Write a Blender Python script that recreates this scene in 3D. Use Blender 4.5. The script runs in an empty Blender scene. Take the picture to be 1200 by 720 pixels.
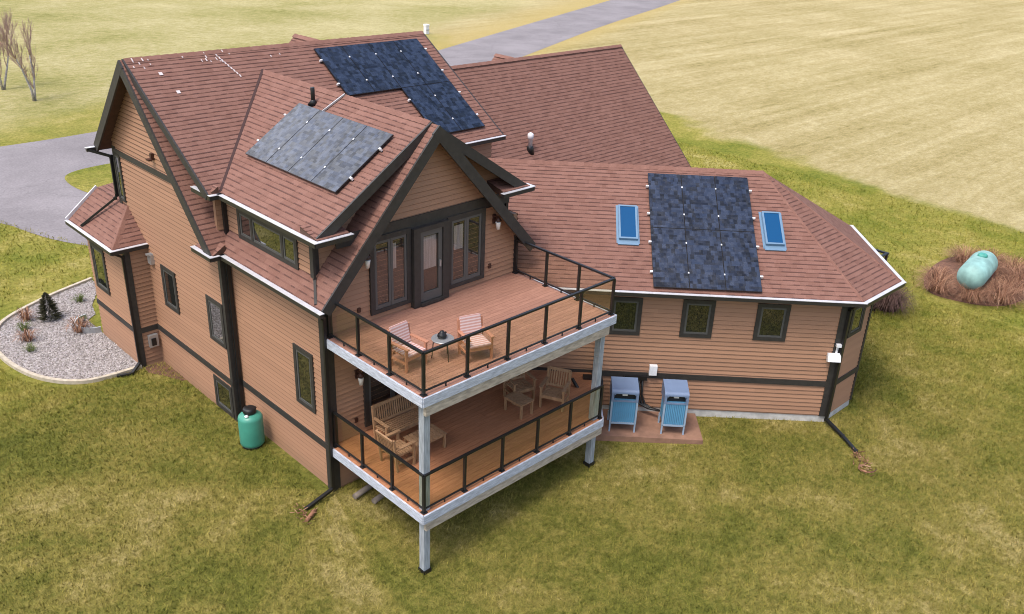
import bpy, bmesh, math, random
from mathutils import Vector as V, Matrix
random.seed(7)
PI = math.pi
S = bpy.context.scene
COL = S.collection

# ------------------------------------------------------------------ camera
cam_d = bpy.data.cameras.new('camera'); cam = bpy.data.objects.new('camera', cam_d); COL.objects.link(cam)
cam_d.sensor_fit = 'HORIZONTAL'; cam_d.sensor_width = 36; cam_d.lens = 1042.2/1200*36
cam_d.clip_start = .5; cam_d.clip_end = 3000
cr = V((.7148705, -.69815523, .03923585)); cu = V((.27178923, .3291191, .90432916)); cf = V((.6442754, .63581436, -.42502861))
mw = Matrix((cr, cu, -cf)).transposed().to_4x4(); mw.translation = V((-9.9764, -15.8803, 13.8563))
cam.matrix_world = mw
S.camera = cam

# ------------------------------------------------------------------ sky, sun, exposure
SUN = V((-.50, -.06, 1.0)).normalized()
W = bpy.data.worlds.new('World'); S.world = W; W.use_nodes = True
nt = W.node_tree; bg = nt.nodes['Background']
sky = nt.nodes.new('ShaderNodeTexSky'); sky.sky_type = 'NISHITA'; sky.sun_disc = False
sky.sun_elevation = math.asin(SUN.z); sky.sun_rotation = math.atan2(SUN.x, SUN.y)
sky.air_density = 1.0; sky.dust_density = 4.0; sky.ozone_density = 1.0
wtc = nt.nodes.new('ShaderNodeTexCoord'); dp = nt.nodes.new('ShaderNodeVectorMath'); dp.operation = 'DOT_PRODUCT'
nrmz = nt.nodes.new('ShaderNodeVectorMath'); nrmz.operation = 'NORMALIZE'; nt.links.new(wtc.outputs['Generated'], nrmz.inputs[0])
nt.links.new(nrmz.outputs[0], dp.inputs[0]); dp.inputs[1].default_value = V((-.06, .84, .54)).normalized()
mr = nt.nodes.new('ShaderNodeMapRange'); mr.interpolation_type = 'SMOOTHSTEP'; mr.inputs[1].default_value = .80; mr.inputs[2].default_value = .96
nt.links.new(dp.outputs['Value'], mr.inputs[0])
cn = nt.nodes.new('ShaderNodeTexNoise'); cn.inputs['Scale'].default_value = 3.5; cn.inputs['Detail'].default_value = 5; nt.links.new(nrmz.outputs[0], cn.inputs[0])
cm = nt.nodes.new('ShaderNodeMath'); cm.operation = 'MULTIPLY'; nt.links.new(mr.outputs[0], cm.inputs[0]); nt.links.new(cn.outputs[0], cm.inputs[1])
cc = nt.nodes.new('ShaderNodeMixRGB'); cc.blend_type = 'MIX'; nt.links.new(cm.outputs[0], cc.inputs[0]); nt.links.new(sky.outputs[0], cc.inputs[1]); cc.inputs[2].default_value = (17, 17, 18, 1)  # bright cloud patch added to the sky for the front array to reflect
nt.links.new(cc.outputs[0], bg.inputs[0]); bg.inputs[1].default_value = .15
sd = bpy.data.lights.new('sun', 'SUN'); sd.energy = 1.05; sd.angle = math.radians(14); sd.color = (1, .95, .88)
so = bpy.data.objects.new('sun', sd); COL.objects.link(so)
so.rotation_euler = SUN.to_track_quat('Z', 'Y').to_euler(); so.location = (-20, 20, 40)
S.view_settings.view_transform = 'Standard'; S.view_settings.look = 'None'
S.view_settings.exposure = .82; S.view_settings.gamma = 1
S.render.engine = 'CYCLES'; S.cycles.filter_width = 1.0

# ------------------------------------------------------------------ materials
def newmat(name):
    m = bpy.data.materials.new(name); m.use_nodes = True
    n = m.node_tree.nodes; return m, n, m.node_tree.links, n['Principled BSDF']
def plain(name, c, rough=.6, metal=0., spec=.5, var=0., scale=8., bump=0., stretch=None):
    m, n, L, b = newmat(name)
    b.inputs['Base Color'].default_value = (*c, 1); b.inputs['Roughness'].default_value = rough
    b.inputs['Metallic'].default_value = metal; b.inputs['Specular IOR Level'].default_value = spec
    if var or bump:
        tc = n.new('ShaderNodeTexCoord'); mp = n.new('ShaderNodeMapping'); L.new(tc.outputs['Object'], mp.inputs[0])
        if stretch: mp.inputs['Scale'].default_value = stretch
        no = n.new('ShaderNodeTexNoise'); no.inputs['Scale'].default_value = scale; no.inputs['Detail'].default_value = 6
        L.new(mp.outputs[0], no.inputs[0])
        if var:
            r = n.new('ShaderNodeValToRGB'); L.new(no.outputs[0], r.inputs[0])
            r.color_ramp.elements[0].position = .3; r.color_ramp.elements[1].position = .7
            r.color_ramp.elements[0].color = (*[x*(1-var) for x in c], 1); r.color_ramp.elements[1].color = (*[min(1, x*(1+var)) for x in c], 1)
            L.new(r.outputs[0], b.inputs['Base Color'])
        if bump:
            bp = n.new('ShaderNodeBump'); bp.inputs['Strength'].default_value = bump; bp.inputs['Distance'].default_value = .02
            L.new(no.outputs[0], bp.inputs['Height']); L.new(bp.outputs[0], b.inputs['Normal'])
    return m
def mathn(n, L, op, a, b=None, c=None):
    x = n.new('ShaderNodeMath'); x.operation = op
    for i, v in enumerate((a, b, c)):
        if v is None: continue
        if isinstance(v, (int, float)): x.inputs[i].default_value = v
        else: L.new(v, x.inputs[i])
    return x.outputs[0]
def mix(n, L, f, a, b, mode='MIX'):
    x = n.new('ShaderNodeMixRGB'); x.blend_type = mode
    for i, v in enumerate((f, a, b)):
        if isinstance(v, (int, float)): x.inputs[i].default_value = v
        elif isinstance(v, tuple): x.inputs[i].default_value = (*v, 1)
        else: L.new(v, x.inputs[i])
    return x.outputs[0]
def ramp(n, L, f, stops):
    r = n.new('ShaderNodeValToRGB'); L.new(f, r.inputs[0]); e = r.color_ramp.elements
    while len(e) < len(stops): e.new(.5)
    for k, (p, c) in enumerate(stops): e[k].position = p; e[k].color = (*c, 1)
    return r.outputs[0]
def noise(n, L, vec, scale, detail=5, rough=.55, dist=0.):
    x = n.new('ShaderNodeTexNoise'); x.inputs['Scale'].default_value = scale; x.inputs['Detail'].default_value = detail
    x.inputs['Roughness'].default_value = rough; x.inputs['Distortion'].default_value = dist
    L.new(vec, x.inputs[0]); return x.outputs[0]
def mapping(n, L, vec, scale=(1, 1, 1), rot=(0, 0, 0), loc=(0, 0, 0)):
    m = n.new('ShaderNodeMapping'); L.new(vec, m.inputs[0]); m.inputs['Scale'].default_value = scale
    m.inputs['Rotation'].default_value = rot; m.inputs['Location'].default_value = loc; return m.outputs[0]

def shingle_mat():
    m, n, L, b = newmat('shingle')
    tc = n.new('ShaderNodeTexCoord'); uv = tc.outputs['UV']
    def tabs(w, h, seed):
        br = n.new('ShaderNodeTexBrick'); br.inputs['Scale'].default_value = 1; br.inputs['Brick Width'].default_value = w
        br.inputs['Row Height'].default_value = h; br.inputs['Mortar Size'].default_value = 0; br.offset = .37; br.offset_frequency = 2
        br.inputs['Color1'].default_value = (0, 0, 0, 1); br.inputs['Color2'].default_value = (1, 1, 1, 1)
        L.new(mapping(n, L, uv, loc=(seed, 0, 0)), br.inputs[0]); return br.outputs[0]
    t1 = tabs(.31, .145, 0.); t2 = tabs(.17, .145, 3.13)
    c = mix(n, L, t1, (.172, .084, .063), (.228, .116, .089))
    c = mix(n, L, mathn(n, L, 'MULTIPLY', t2, .45), c, (.26, .142, .112))
    g = noise(n, L, uv, .5, 4)
    c = mix(n, L, mathn(n, L, 'MULTIPLY', g, .4), c, (.168, .084, .066))
    fine = noise(n, L, uv, 45, 3)
    c = mix(n, L, .45, c, mix(n, L, fine, (.12, .12, .12), (.9, .9, .9)), 'OVERLAY')
    # printed dark band of the laminated shingles, only under some tabs
    sx = n.new('ShaderNodeSeparateXYZ'); L.new(uv, sx.inputs[0])
    fr = mathn(n, L, 'FRACT', mathn(n, L, 'DIVIDE', sx.outputs[1], .145))
    band = mathn(n, L, 'LESS_THAN', fr, .22)
    t3 = tabs(.17, .145, 1.71)
    on = mathn(n, L, 'MULTIPLY_ADD', mathn(n, L, 'GREATER_THAN', t3, .45), .45, .18)
    c = mix(n, L, mathn(n, L, 'MULTIPLY', band, on), c, (.055, .026, .024))
    L.new(c, b.inputs['Base Color']); b.inputs['Roughness'].default_value = .9; b.inputs['Specular IOR Level'].default_value = .25
    bp = n.new('ShaderNodeBump'); bp.inputs['Strength'].default_value = .5; bp.inputs['Distance'].default_value = .01
    L.new(fine, bp.inputs['Height']); L.new(bp.outputs[0], b.inputs['Normal'])
    return m
def siding_mat(name, c0, c1, lap_shade=.6, edge=.80):
    m, n, L, b = newmat(name)
    tc = n.new('ShaderNodeTexCoord'); uv = tc.outputs['UV']
    br = n.new('ShaderNodeTexBrick'); br.inputs['Scale'].default_value = 1; br.inputs['Brick Width'].default_value = 3.6
    br.inputs['Row Height'].default_value = .132; br.inputs['Mortar Size'].default_value = .0; br.offset = .41; br.offset_frequency = 3
    br.inputs['Color1'].default_value = (0, 0, 0, 1); br.inputs['Color2'].default_value = (1, 1, 1, 1); L.new(uv, br.inputs[0])
    c = mix(n, L, br.outputs[0], c0, c1)
    g = noise(n, L, mapping(n, L, uv, (1.2, 9, 1)), 1.5, 6)
    c = mix(n, L, mathn(n, L, 'MULTIPLY', g, .35), c, (c0[0]*.72, c0[1]*.7, c0[2]*.7))
    w = noise(n, L, uv, .45, 3)
    c = mix(n, L, mathn(n, L, 'MULTIPLY', w, .22), c, (c1[0]*1.12, c1[1]*1.1, c1[2]*1.05))
    # lap shadow painted as a dark line along the head of every board
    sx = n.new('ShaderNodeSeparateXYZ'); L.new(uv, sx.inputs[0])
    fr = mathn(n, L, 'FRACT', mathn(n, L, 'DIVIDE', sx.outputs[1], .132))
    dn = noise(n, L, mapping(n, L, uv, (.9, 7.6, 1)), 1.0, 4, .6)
    dirt_or_lap_shade = mathn(n, L, 'MULTIPLY', mathn(n, L, 'GREATER_THAN', fr, edge), mathn(n, L, 'MULTIPLY_ADD', dn, lap_shade, .10))
    c = mix(n, L, dirt_or_lap_shade, c, (c0[0]*.30, c0[1]*.26, c0[2]*.25))
    low = n.new('ShaderNodeMapRange'); L.new(mathn(n, L, 'ADD', sx.outputs[1], mathn(n, L, 'MULTIPLY', noise(n, L, uv, 3.5, 4), .5)), low.inputs[0]); low.inputs[1].default_value = .75; low.inputs[2].default_value = .15
    c = mix(n, L, mathn(n, L, 'MULTIPLY', low.outputs[0], .35), c, (.16, .11, .07))
    L.new(c, b.inputs['Base Color']); b.inputs['Roughness'].default_value = .62
    return m
def wood_mat(name, c0, c1, stretch, rough=.7, scale=3.):
    m, n, L, b = newmat(name)
    tc = n.new('ShaderNodeTexCoord'); v = tc.outputs['Object']
    g = noise(n, L, mapping(n, L, v, stretch), scale, 7, .6)
    oi = n.new('ShaderNodeNewGeometry')
    c = ramp(n, L, g, [(.3, c0), (.7, c1)])
    c = mix(n, L, mathn(n, L, 'MULTIPLY', oi.outputs['Random Per Island'], .4), c, tuple(x*.72 for x in c0))
    L.new(c, b.inputs['Base Color']); b.inputs['Roughness'].default_value = rough
    bp = n.new('ShaderNodeBump'); bp.inputs['Strength'].default_value = .25; bp.inputs['Distance'].default_value = .004
    L.new(g, bp.inputs['Height']); L.new(bp.outputs[0], b.inputs['Normal'])
    return m
def panel_mat():
    m, n, L, b = newmat('solar_cells')
    tc = n.new('ShaderNodeTexCoord'); uv = tc.outputs['UV']
    def cells(w, h, off):
        br = n.new('ShaderNodeTexBrick'); br.inputs['Scale'].default_value = 1; br.inputs['Brick Width'].default_value = w
        br.inputs['Row Height'].default_value = h; br.inputs['Mortar Size'].default_value = 0; br.offset = off
        br.inputs['Color1'].default_value = (0, 0, 0, 1); br.inputs['Color2'].default_value = (1, 1, 1, 1); L.new(uv, br.inputs[0]); return br.outputs[0]
    c = mix(n, L, cells(.166, .083, .5), (.003, .005, .012), (.013, .021, .044))
    c2 = cells(.11, .166, .3); c = mix(n, L, mathn(n, L, 'MULTIPLY', mathn(n, L, 'GREATER_THAN', c2, .6), .45), c, (.030, .045, .085)); c = mix(n, L, mathn(n, L, 'MULTIPLY', mathn(n, L, 'LESS_THAN', c2, .22), .8), c, (.002, .003, .006))
    sc = n.new('ShaderNodeSeparateXYZ'); L.new(uv, sc.inputs[0])
    L.new(c, b.inputs['Base Color']); L.new(ramp(n, L, cells(.125, .083, .4), [(0, (.42,)*3), (1, (1, 1, 1))]), b.inputs['Specular IOR Level'])
    nz = noise(n, L, uv, 9, 2)
    L.new(ramp(n, L, nz, [(.35, (.16, .16, .16)), (.7, (.32, .32, .32))]), b.inputs['Roughness'])
    return m
def glass_mat(name, tint, refl, rough=.02):
    m, n, L, b = newmat(name)
    n.remove(b); out = n['Material Output']
    t = n.new('ShaderNodeBsdfTransparent'); t.inputs[0].default_value = (*tint, 1)
    g = n.new('ShaderNodeBsdfGlossy'); g.inputs['Roughness'].default_value = rough
    x = n.new('ShaderNodeMixShader'); x.inputs[0].default_value = refl; L.new(t.outputs[0], x.inputs[1]); L.new(g.outputs[0], x.inputs[2])
    L.new(x.outputs[0], out.inputs[0]); return m
def grass_mat():
    m, n, L, b = newmat('ground_grass')
    tc = n.new('ShaderNodeTexCoord'); v = tc.outputs['Object']
    sx = n.new('ShaderNodeSeparateXYZ'); L.new(v, sx.inputs[0]); X, Y = sx.outputs[0], sx.outputs[1]
    big = noise(n, L, v, .16, 5, .6); mid = noise(n, L, v, .75, 6, .65); fine = noise(n, L, v, 5.5, 7, .75); vf = noise(n, L, v, 26, 4, .7)
    # lawn: straw and green mixed
    k = mathn(n, L, 'ADD', mathn(n, L, 'MULTIPLY', big, .45), mathn(n, L, 'ADD', mathn(n, L, 'MULTIPLY', mid, .45), mathn(n, L, 'MULTIPLY', fine, .35)))
    pat = noise(n, L, v, .21, 6, .72)
    k = mathn(n, L, 'ADD', mathn(n, L, 'MULTIPLY', pat, .78), mathn(n, L, 'ADD', mathn(n, L, 'MULTIPLY', mid, .28), mathn(n, L, 'MULTIPLY', fine, .30)))
    lawn = ramp(n, L, k, [(.51, (.082, .100, .018)), (.63, (.150, .150, .032)), (.73, (.235, .202, .056)), (.86, (.38, .31, .14))])
    lawn_g = ramp(n, L, k, [(.50, (.105, .135, .018)), (.62, (.185, .192, .032)), (.74, (.28, .248, .060)), (.86, (.39, .335, .14))])
    fld = noise(n, L, mapping(n, L, v, (.7, 1.15, 1), (0, 0, -.42)), 1.5, 11, .82)
    rows = noise(n, L, mapping(n, L, v, (.022, .42, 1), (0, 0, -.40)), 1.0, 6, .72)
    blot = noise(n, L, v, .09, 7, .72)
    field = ramp(n, L, mathn(n, L, 'ADD', mathn(n, L, 'MULTIPLY', fld, .44), mathn(n, L, 'ADD', mathn(n, L, 'MULTIPLY', rows, .34), mathn(n, L, 'MULTIPLY', blot, .22))),
                 [(.38, (.17, .14, .05)), (.45, (.32, .258, .118)), (.525, (.42, .345, .185)), (.62, (.55, .465, .29))])
    field = mix(n, L, mathn(n, L, 'MULTIPLY', noise(n, L, v, .05, 5, .65), .20), field, (.27, .26, .08))
    fld2 = noise(n, L, mapping(n, L, v, (1., 1.5, 1), (0, 0, .9)), 1.2, 10, .8)
    field2 = ramp(n, L, mathn(n, L, 'ADD', mathn(n, L, 'MULTIPLY', fld2, .55), mathn(n, L, 'MULTIPLY', noise(n, L, v, .07, 5, .6), .45)),
                  [(.37, (.17, .175, .045)), (.46, (.29, .265, .10)), (.54, (.38, .335, .165)), (.66, (.50, .435, .25))])
    wob = mathn(n, L, 'MULTIPLY', mathn(n, L, 'SUBTRACT', noise(n, L, v, .22, 4), .5), 7.)
    def smooth(val, a, c_):
        mr = n.new('ShaderNodeMapRange'); mr.interpolation_type = 'SMOOTHSTEP'
        mr.inputs[1].default_value = a; mr.inputs[2].default_value = c_; L.new(val, mr.inputs[0]); return mr.outputs[0]
    e = mathn(n, L, 'ADD', mathn(n, L, 'SUBTRACT', mathn(n, L, 'SUBTRACT', X, mathn(n, L, 'MULTIPLY', Y, .25)), 36.4), wob)   # east field edge
    # greener strip just inside the field edge, and far left lawn
    c = mix(n, L, smooth(e, -22, -5), lawn, lawn_g)
    yb = smooth(mathn(n, L, 'ADD', Y, wob), 6, 13); c = mix(n, L, yb, c, lawn_g)
    far = smooth(mathn(n, L, 'ADD', mathn(n, L, 'SUBTRACT', Y, mathn(n, L, 'MULTIPLY', X, .08)), mathn(n, L, 'MULTIPLY', wob, 2.2)), 40, 66); c = mix(n, L, far, c, field2)
    # field east of the lawn (right of the road)
    c = mix(n, L, smooth(e, -.8, 1.2), c, field)
    rd = mathn(n, L, 'ADD', mathn(n, L, 'SUBTRACT', mathn(n, L, 'SUBTRACT', Y, mathn(n, L, 'MULTIPLY', X, .42)), 31), mathn(n, L, 'MULTIPLY', wob, .3))
    verge = mathn(n, L, 'MULTIPLY', smooth(rd, -13, -9), mathn(n, L, 'SUBTRACT', 1, smooth(rd, 0, 7)))
    c = mix(n, L, mathn(n, L, 'MULTIPLY', verge, mathn(n, L, 'MULTIPLY', smooth(Y, 34, 42), .75)), c, (.40, .31, .12))
    c = mix(n, L, smooth(mathn(n, L, 'ADD', rd, mathn(n, L, 'MULTIPLY', wob, .5)), 4, 12), c, mix(n, L, smooth(Y, 36, 46), lawn_g, field2))
    # fine straw / dark thatch texture
    c = mix(n, L, .55, c, ramp(n, L, fine, [(.25, (.18, .18, .16)), (.75, (.8, .8, .78))]), 'OVERLAY')
    c = mix(n, L, mathn(n, L, 'SUBTRACT', .5, mathn(n, L, 'MULTIPLY', smooth(Y, 10, 60), .35)), c, ramp(n, L, vf, [(.25, (.15, .15, .15)), (.75, (.85, .85, .8))]), 'OVERLAY')
    L.new(c, b.inputs['Base Color']); b.inputs['Roughness'].default_value = .95; b.inputs['Specular IOR Level'].default_value = .1
    bp = n.new('ShaderNodeBump'); bp.inputs['Strength'].default_value = .9; bp.inputs['Distance'].default_value = .08
    L.new(mathn(n, L, 'ADD', fine, mathn(n, L, 'MULTIPLY', vf, .5)), bp.inputs['Height']); L.new(bp.outputs[0], b.inputs['Normal'])
    return m

M = {}
M['shingle'] = shingle_mat()
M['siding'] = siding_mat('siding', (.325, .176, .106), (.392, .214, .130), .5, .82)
M['siding_strong_shade'] = siding_mat('strong_lap_shade_siding', (.325, .176, .106), (.392, .214, .130), 1.25, .70)  # same siding, painted lap shadow wider and stronger, for the west walls
M['trim'] = plain('trim', (.032, .029, .027), .55, var=.2)
M['soffit'] = plain('soffit', (.075, .035, .022), .7, var=.25, scale=6)
M['sash'] = plain('sash', (.085, .085, .082), .5)
M['black'] = plain('black_metal', (.010, .010, .011), .4)
M['gutter'] = plain('gutter', (.025, .023, .022), .4)
M['guard'] = plain('gutter_guard', (.60, .60, .64), .35, metal=.15, var=.1, scale=5)
M['white'] = plain('white_plastic', (.78, .79, .82), .4, var=.05)
M['droppings'] = plain('droppings', (.58, .52, .52), .9)
M['cable'] = plain('grey_metal', (.45, .46, .47), .35, metal=.6)
M['concrete'] = plain('concrete', (.50, .49, .47), .9, var=.2, scale=5, bump=.4)
M['edging'] = plain('edging', (.46, .40, .31), .9, var=.2, scale=7, bump=.4)
M['pad'] = plain('pad', (.27, .15, .10), .9, var=.2, scale=4, bump=.4)
def asphalt_mat():
    m, n, L, b = newmat('asphalt'); tc = n.new('ShaderNodeTexCoord'); v = tc.outputs['Object']
    c = ramp(n, L, noise(n, L, v, .22, 7, .65), [(.35, (.170, .153, .158)), (.65, (.245, .222, .229))])
    c = mix(n, L, .5, c, ramp(n, L, noise(n, L, v, 9, 4, .7), [(.3, (.3, .3, .3)), (.7, (.7, .7, .7))]), 'OVERLAY')
    vo = n.new('ShaderNodeTexVoronoi'); vo.feature = 'DISTANCE_TO_EDGE'; vo.inputs['Scale'].default_value = .17
    ad = n.new('ShaderNodeVectorMath'); L.new(v, ad.inputs[0])
    nz = n.new('ShaderNodeTexNoise'); nz.inputs['Scale'].default_value = .9; L.new(v, nz.inputs[0]); L.new(nz.outputs[1], ad.inputs[1]); L.new(ad.outputs[0], vo.inputs[0])
    c = mix(n, L, mathn(n, L, 'MULTIPLY', mathn(n, L, 'LESS_THAN', vo.outputs[0], .004), .3), c, (.10, .09, .09))
    L.new(c, b.inputs['Base Color']); b.inputs['Roughness'].default_value = .9; return m
M['asphalt'] = asphalt_mat()
M['deck'] = wood_mat('deck_boards', (.305, .150, .102), (.435, .225, .158), (1.2, 9, 9), .6)
M['deck_low'] = wood_mat('sheltered_deck_boards', (.37, .155, .076), (.51, .235, .122), (1.2, 9, 9), .55)
M['fascia'] = plain('weathered_white_wood', (.44, .475, .55), .7, var=.25, scale=4, stretch=(1.5, 1.5, 8), bump=.2)
M['beam'] = plain('weathered_beam', (.40, .345, .28), .8, var=.3, scale=3, stretch=(1.5, 1.5, 6), bump=.3)
M['post'] = plain('weathered_post', (.31, .34, .37), .75, var=.3, scale=5, stretch=(4, 4, .6), bump=.2)
M['teak'] = wood_mat('garden_wood', (.30, .17, .085), (.46, .28, .16), (6, 6, 1.5), .6)
M['teak_pink'] = wood_mat('pink_wood', (.40, .17, .10), (.52, .25, .16), (6, 6, 1.5), .6)
def stripe_mat():
    m, n, L, b = newmat('striped_fabric')
    tc = n.new('ShaderNodeTexCoord'); sx = n.new('ShaderNodeSeparateXYZ'); L.new(tc.outputs['UV'], sx.inputs[0])
    f = mathn(n, L, 'GREATER_THAN', mathn(n, L, 'FRACT', mathn(n, L, 'MULTIPLY', sx.outputs[1], 11)), .55)
    L.new(mix(n, L, f, (.48, .27, .24), (.60, .47, .46)), b.inputs['Base Color']); b.inputs['Roughness'].default_value = .9; return m
M['stripe'] = stripe_mat()
M['win_glass'] = None
m, n, L, b = newmat('window_glass'); b.inputs['Base Color'].default_value = (.012, .014, .013, 1); b.inputs['Roughness'].default_value = .015
b.inputs['IOR'].default_value = 1.5; b.inputs['Specular IOR Level'].default_value = 1.0; M['win_glass'] = m
b.inputs['Coat Weight'].default_value = 1.0; b.inputs['Coat Roughness'].default_value = .01; b.inputs['Coat IOR'].default_value = 1.5
m, n, L, b = newmat('skylight_glass'); b.inputs['Base Color'].default_value = (.004, .062, .17, 1); b.inputs['Roughness'].default_value = .25
b.inputs['Specular IOR Level'].default_value = .3; M['sky_glass'] = m
M['sky_frame'] = plain('skylight_frame', (.15, .25, .36), .4, metal=.2)
M['door_glass'] = glass_mat('door_glass', (.86, .85, .84), .10)
M['rail_glass'] = glass_mat('bronze_glass', (.955, .95, .89), .06)
M['interior'] = plain('interior', (.05, .04, .035), .8)
M['curtain'] = plain('curtain', (.55, .52, .50), .9, var=.25, scale=3, stretch=(12, 1, .5))
M['panel'] = panel_mat()
M['panel_frame'] = plain('panel_frame', (.012, .012, .014), .35)
M['clip'] = plain('clip_metal', (.82, .82, .84), .3, metal=.2)
M['blue'] = plain('pale_blue_paint', (.105, .31, .51), .5, var=.08, scale=3)
M['lid'] = plain('lid_paint', (.15, .21, .33), .45, var=.06, scale=3)
M['blueframe'] = plain('blue_grey_frame', (.30, .40, .52), .45)
M['green_tank'] = plain('teal_paint', (.055, .27, .20), .38, var=.1, scale=3)
M['pale_tank'] = plain('faded_teal_paint', (.24, .42, .39), .6, var=.3, scale=2.2, bump=.05)
M['tank_patch'] = plain('patch_teal', (.06, .30, .25), .5, var=.2)
M['rust'] = plain('rust', (.20, .06, .035), .9, var=.4, scale=9)
M['dirt_or_lap_shade'] = plain('dirt_or_lap_shade', (.14, .068, .042), .95, var=.4, scale=5, bump=.8)
M['grass'] = grass_mat()
def blade_mat():
    m = M['grass'].copy(); m.name = 'grass_blade'; n = m.node_tree.nodes; L = m.node_tree.links; b = n['Principled BSDF']
    src = b.inputs['Base Color'].links[0].from_socket; g = n.new('ShaderNodeNewGeometry')
    c = mix(n, L, .5, src, ramp(n, L, g.outputs['Random Per Island'], [(0, (.32, .36, .22)), (.4, (.48, .48, .40)), (.75, (.62, .58, .52)), (1, (.80, .76, .68))]), 'OVERLAY')
    L.new(c, b.inputs['Base Color'])
    for l in list(b.inputs['Normal'].links): L.remove(l)
    return m
M['blade'] = blade_mat()
M['bark'] = plain('bark', (.36, .33, .31), .9, var=.4, scale=6)
M['timber'] = plain('old_timber', (.17, .14, .115), .9, var=.3)
M['twig'] = plain('twig', (.40, .27, .22), .9, var=.3, scale=5)
M['spruce'] = plain('spruce_needles', (.042, .040, .016), .8, var=.5, scale=6)
def blade_ramp(name, stops):
    m, n, L, b = newmat(name); g = n.new('ShaderNodeNewGeometry'); L.new(ramp(n, L, g.outputs['Random Per Island'], stops), b.inputs['Base Color']); b.inputs['Roughness'].default_value = .9; return m
M['drygrass'] = blade_ramp('dry_brown_blades', [(0, (.07, .030, .018)), (.45, (.25, .115, .065)), (.8, (.36, .19, .11)), (1, (.48, .30, .19))])
M['drygrass2'] = plain('purple_brown_twigs', (.10, .055, .045), .9, var=.4, scale=3)
M['lamp_glass'] = plain('lamp_glass', (.75, .74, .72), .2)
M['lamp_metal'] = plain('lamp_metal', (.05, .018, .012), .5)
M['boot'] = M['black']

# ------------------------------------------------------------------ mesh helpers
def tag(o, label=None, cat=None, group=None, kind=None):
    if label: o['label'] = label
    if cat: o['category'] = cat
    if group: o['group'] = group
    if kind: o['kind'] = kind
    return o
def empty(name, label, cat, loc=(0, 0, 0), rz=0, group=None):
    o = bpy.data.objects.new(name, None); COL.objects.link(o); o.location = loc; o.rotation_euler = (0, 0, rz)
    o.empty_display_size = .2
    return tag(o, label, cat, group)
def obj(name, bm, mats, parent=None, label=None, smooth=False):
    me = bpy.data.meshes.new(name)
    bm.normal_update()
    if smooth:
        for f in bm.faces: f.smooth = True
    bm.to_mesh(me); bm.free()
    for m in (mats if isinstance(mats, (list, tuple)) else [mats]): me.materials.append(M[m] if isinstance(m, str) else m)
    o = bpy.data.objects.new(name, me); COL.objects.link(o)
    if parent: o.parent = parent
    if label: o['label'] = label
    return o
def children(o): return [c for c in bpy.data.objects if c.parent == o]
def copy_tree(o, parent=None):
    c = o.copy(); COL.objects.link(c)
    if parent: c.parent = parent
    for ch in children(o): copy_tree(ch, c)
    return c
def BM(): return bmesh.new()
HEX = [(0, 3, 2, 1), (4, 5, 6, 7), (0, 1, 5, 4), (1, 2, 6, 5), (2, 3, 7, 6), (3, 0, 4, 7)]
def hexa(bm, pts, mi=0):
    vs = [bm.verts.new(p) for p in pts]
    for f in HEX:
        fc = bm.faces.new([vs[i] for i in f]); fc.material_index = mi
def box(bm, a, b_, mi=0, T=None):
    x0, y0, z0 = a; x1, y1, z1 = b_
    p = [V(q) for q in ((x0, y0, z0), (x1, y0, z0), (x1, y1, z0), (x0, y1, z0), (x0, y0, z1), (x1, y0, z1), (x1, y1, z1), (x0, y1, z1))]
    if T: p = [T @ q for q in p]
    hexa(bm, p, mi)
def beam(bm, p0, p1, w, h, up=(0, 0, 1), mi=0, drop=0.):
    """bar from p0 to p1, w wide and h tall, its top on the line when drop == h/2"""
    p0, p1, up = V(p0), V(p1), V(up); d = (p1-p0).normalized(); s = d.cross(up)
    if s.length < 1e-4: s = d.cross(V((1, 0, 0)))
    s.normalize(); u = s.cross(d)
    o = -u*drop
    q = []
    for e in (-h/2, h/2):
        q += [p0-s*w/2+u*e+o, p0+s*w/2+u*e+o, p1+s*w/2+u*e+o, p1-s*w/2+u*e+o]
    hexa(bm, q, mi)
def tube(bm, pts, r, n=8, mi=0, cap=True):
    pts = [V(p) for p in pts]; rs = r if isinstance(r, (list, tuple)) else [r]*len(pts)
    rings = []; prev = None
    for k, p in enumerate(pts):
        d = (pts[min(k+1, len(pts)-1)]-pts[max(k-1, 0)]).normalized()
        a = V((0, 0, 1)) if abs(d.z) < .9 else V((1, 0, 0))
        if prev is not None: a = prev
        s = (a-d*a.dot(d)).normalized(); prev = s; t = d.cross(s)
        rings.append([bm.verts.new(p+(s*math.cos(2*PI*i/n)+t*math.sin(2*PI*i/n))*rs[k]) for i in range(n)])
    for a, b_ in zip(rings, rings[1:]):
        for i in range(n):
            f = bm.faces.new((a[i], a[(i+1) % n], b_[(i+1) % n], b_[i])); f.material_index = mi; f.smooth = True
    if cap and n > 2:
        f = bm.faces.new(rings[0][::-1]); f.material_index = mi
        f = bm.faces.new(rings[-1]); f.material_index = mi
def lathe(bm, prof, n=28, T=None, mi=0):
    rings = []
    for r, z in prof:
        ring = []
        for i in range(n):
            p = V((r*math.cos(2*PI*i/n), r*math.sin(2*PI*i/n), z)); ring.append(bm.verts.new(T @ p if T else p))
        rings.append(ring)
    for a, b_ in zip(rings, rings[1:]):
        for i in range(n):
            f = bm.faces.new((a[i], a[(i+1) % n], b_[(i+1) % n], b_[i])); f.smooth = True; f.material_index = mi
    for ring, rev in ((rings[0], True), (rings[-1], False)):
        f = bm.faces.new(ring[::-1] if rev else ring); f.material_index = mi
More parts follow.
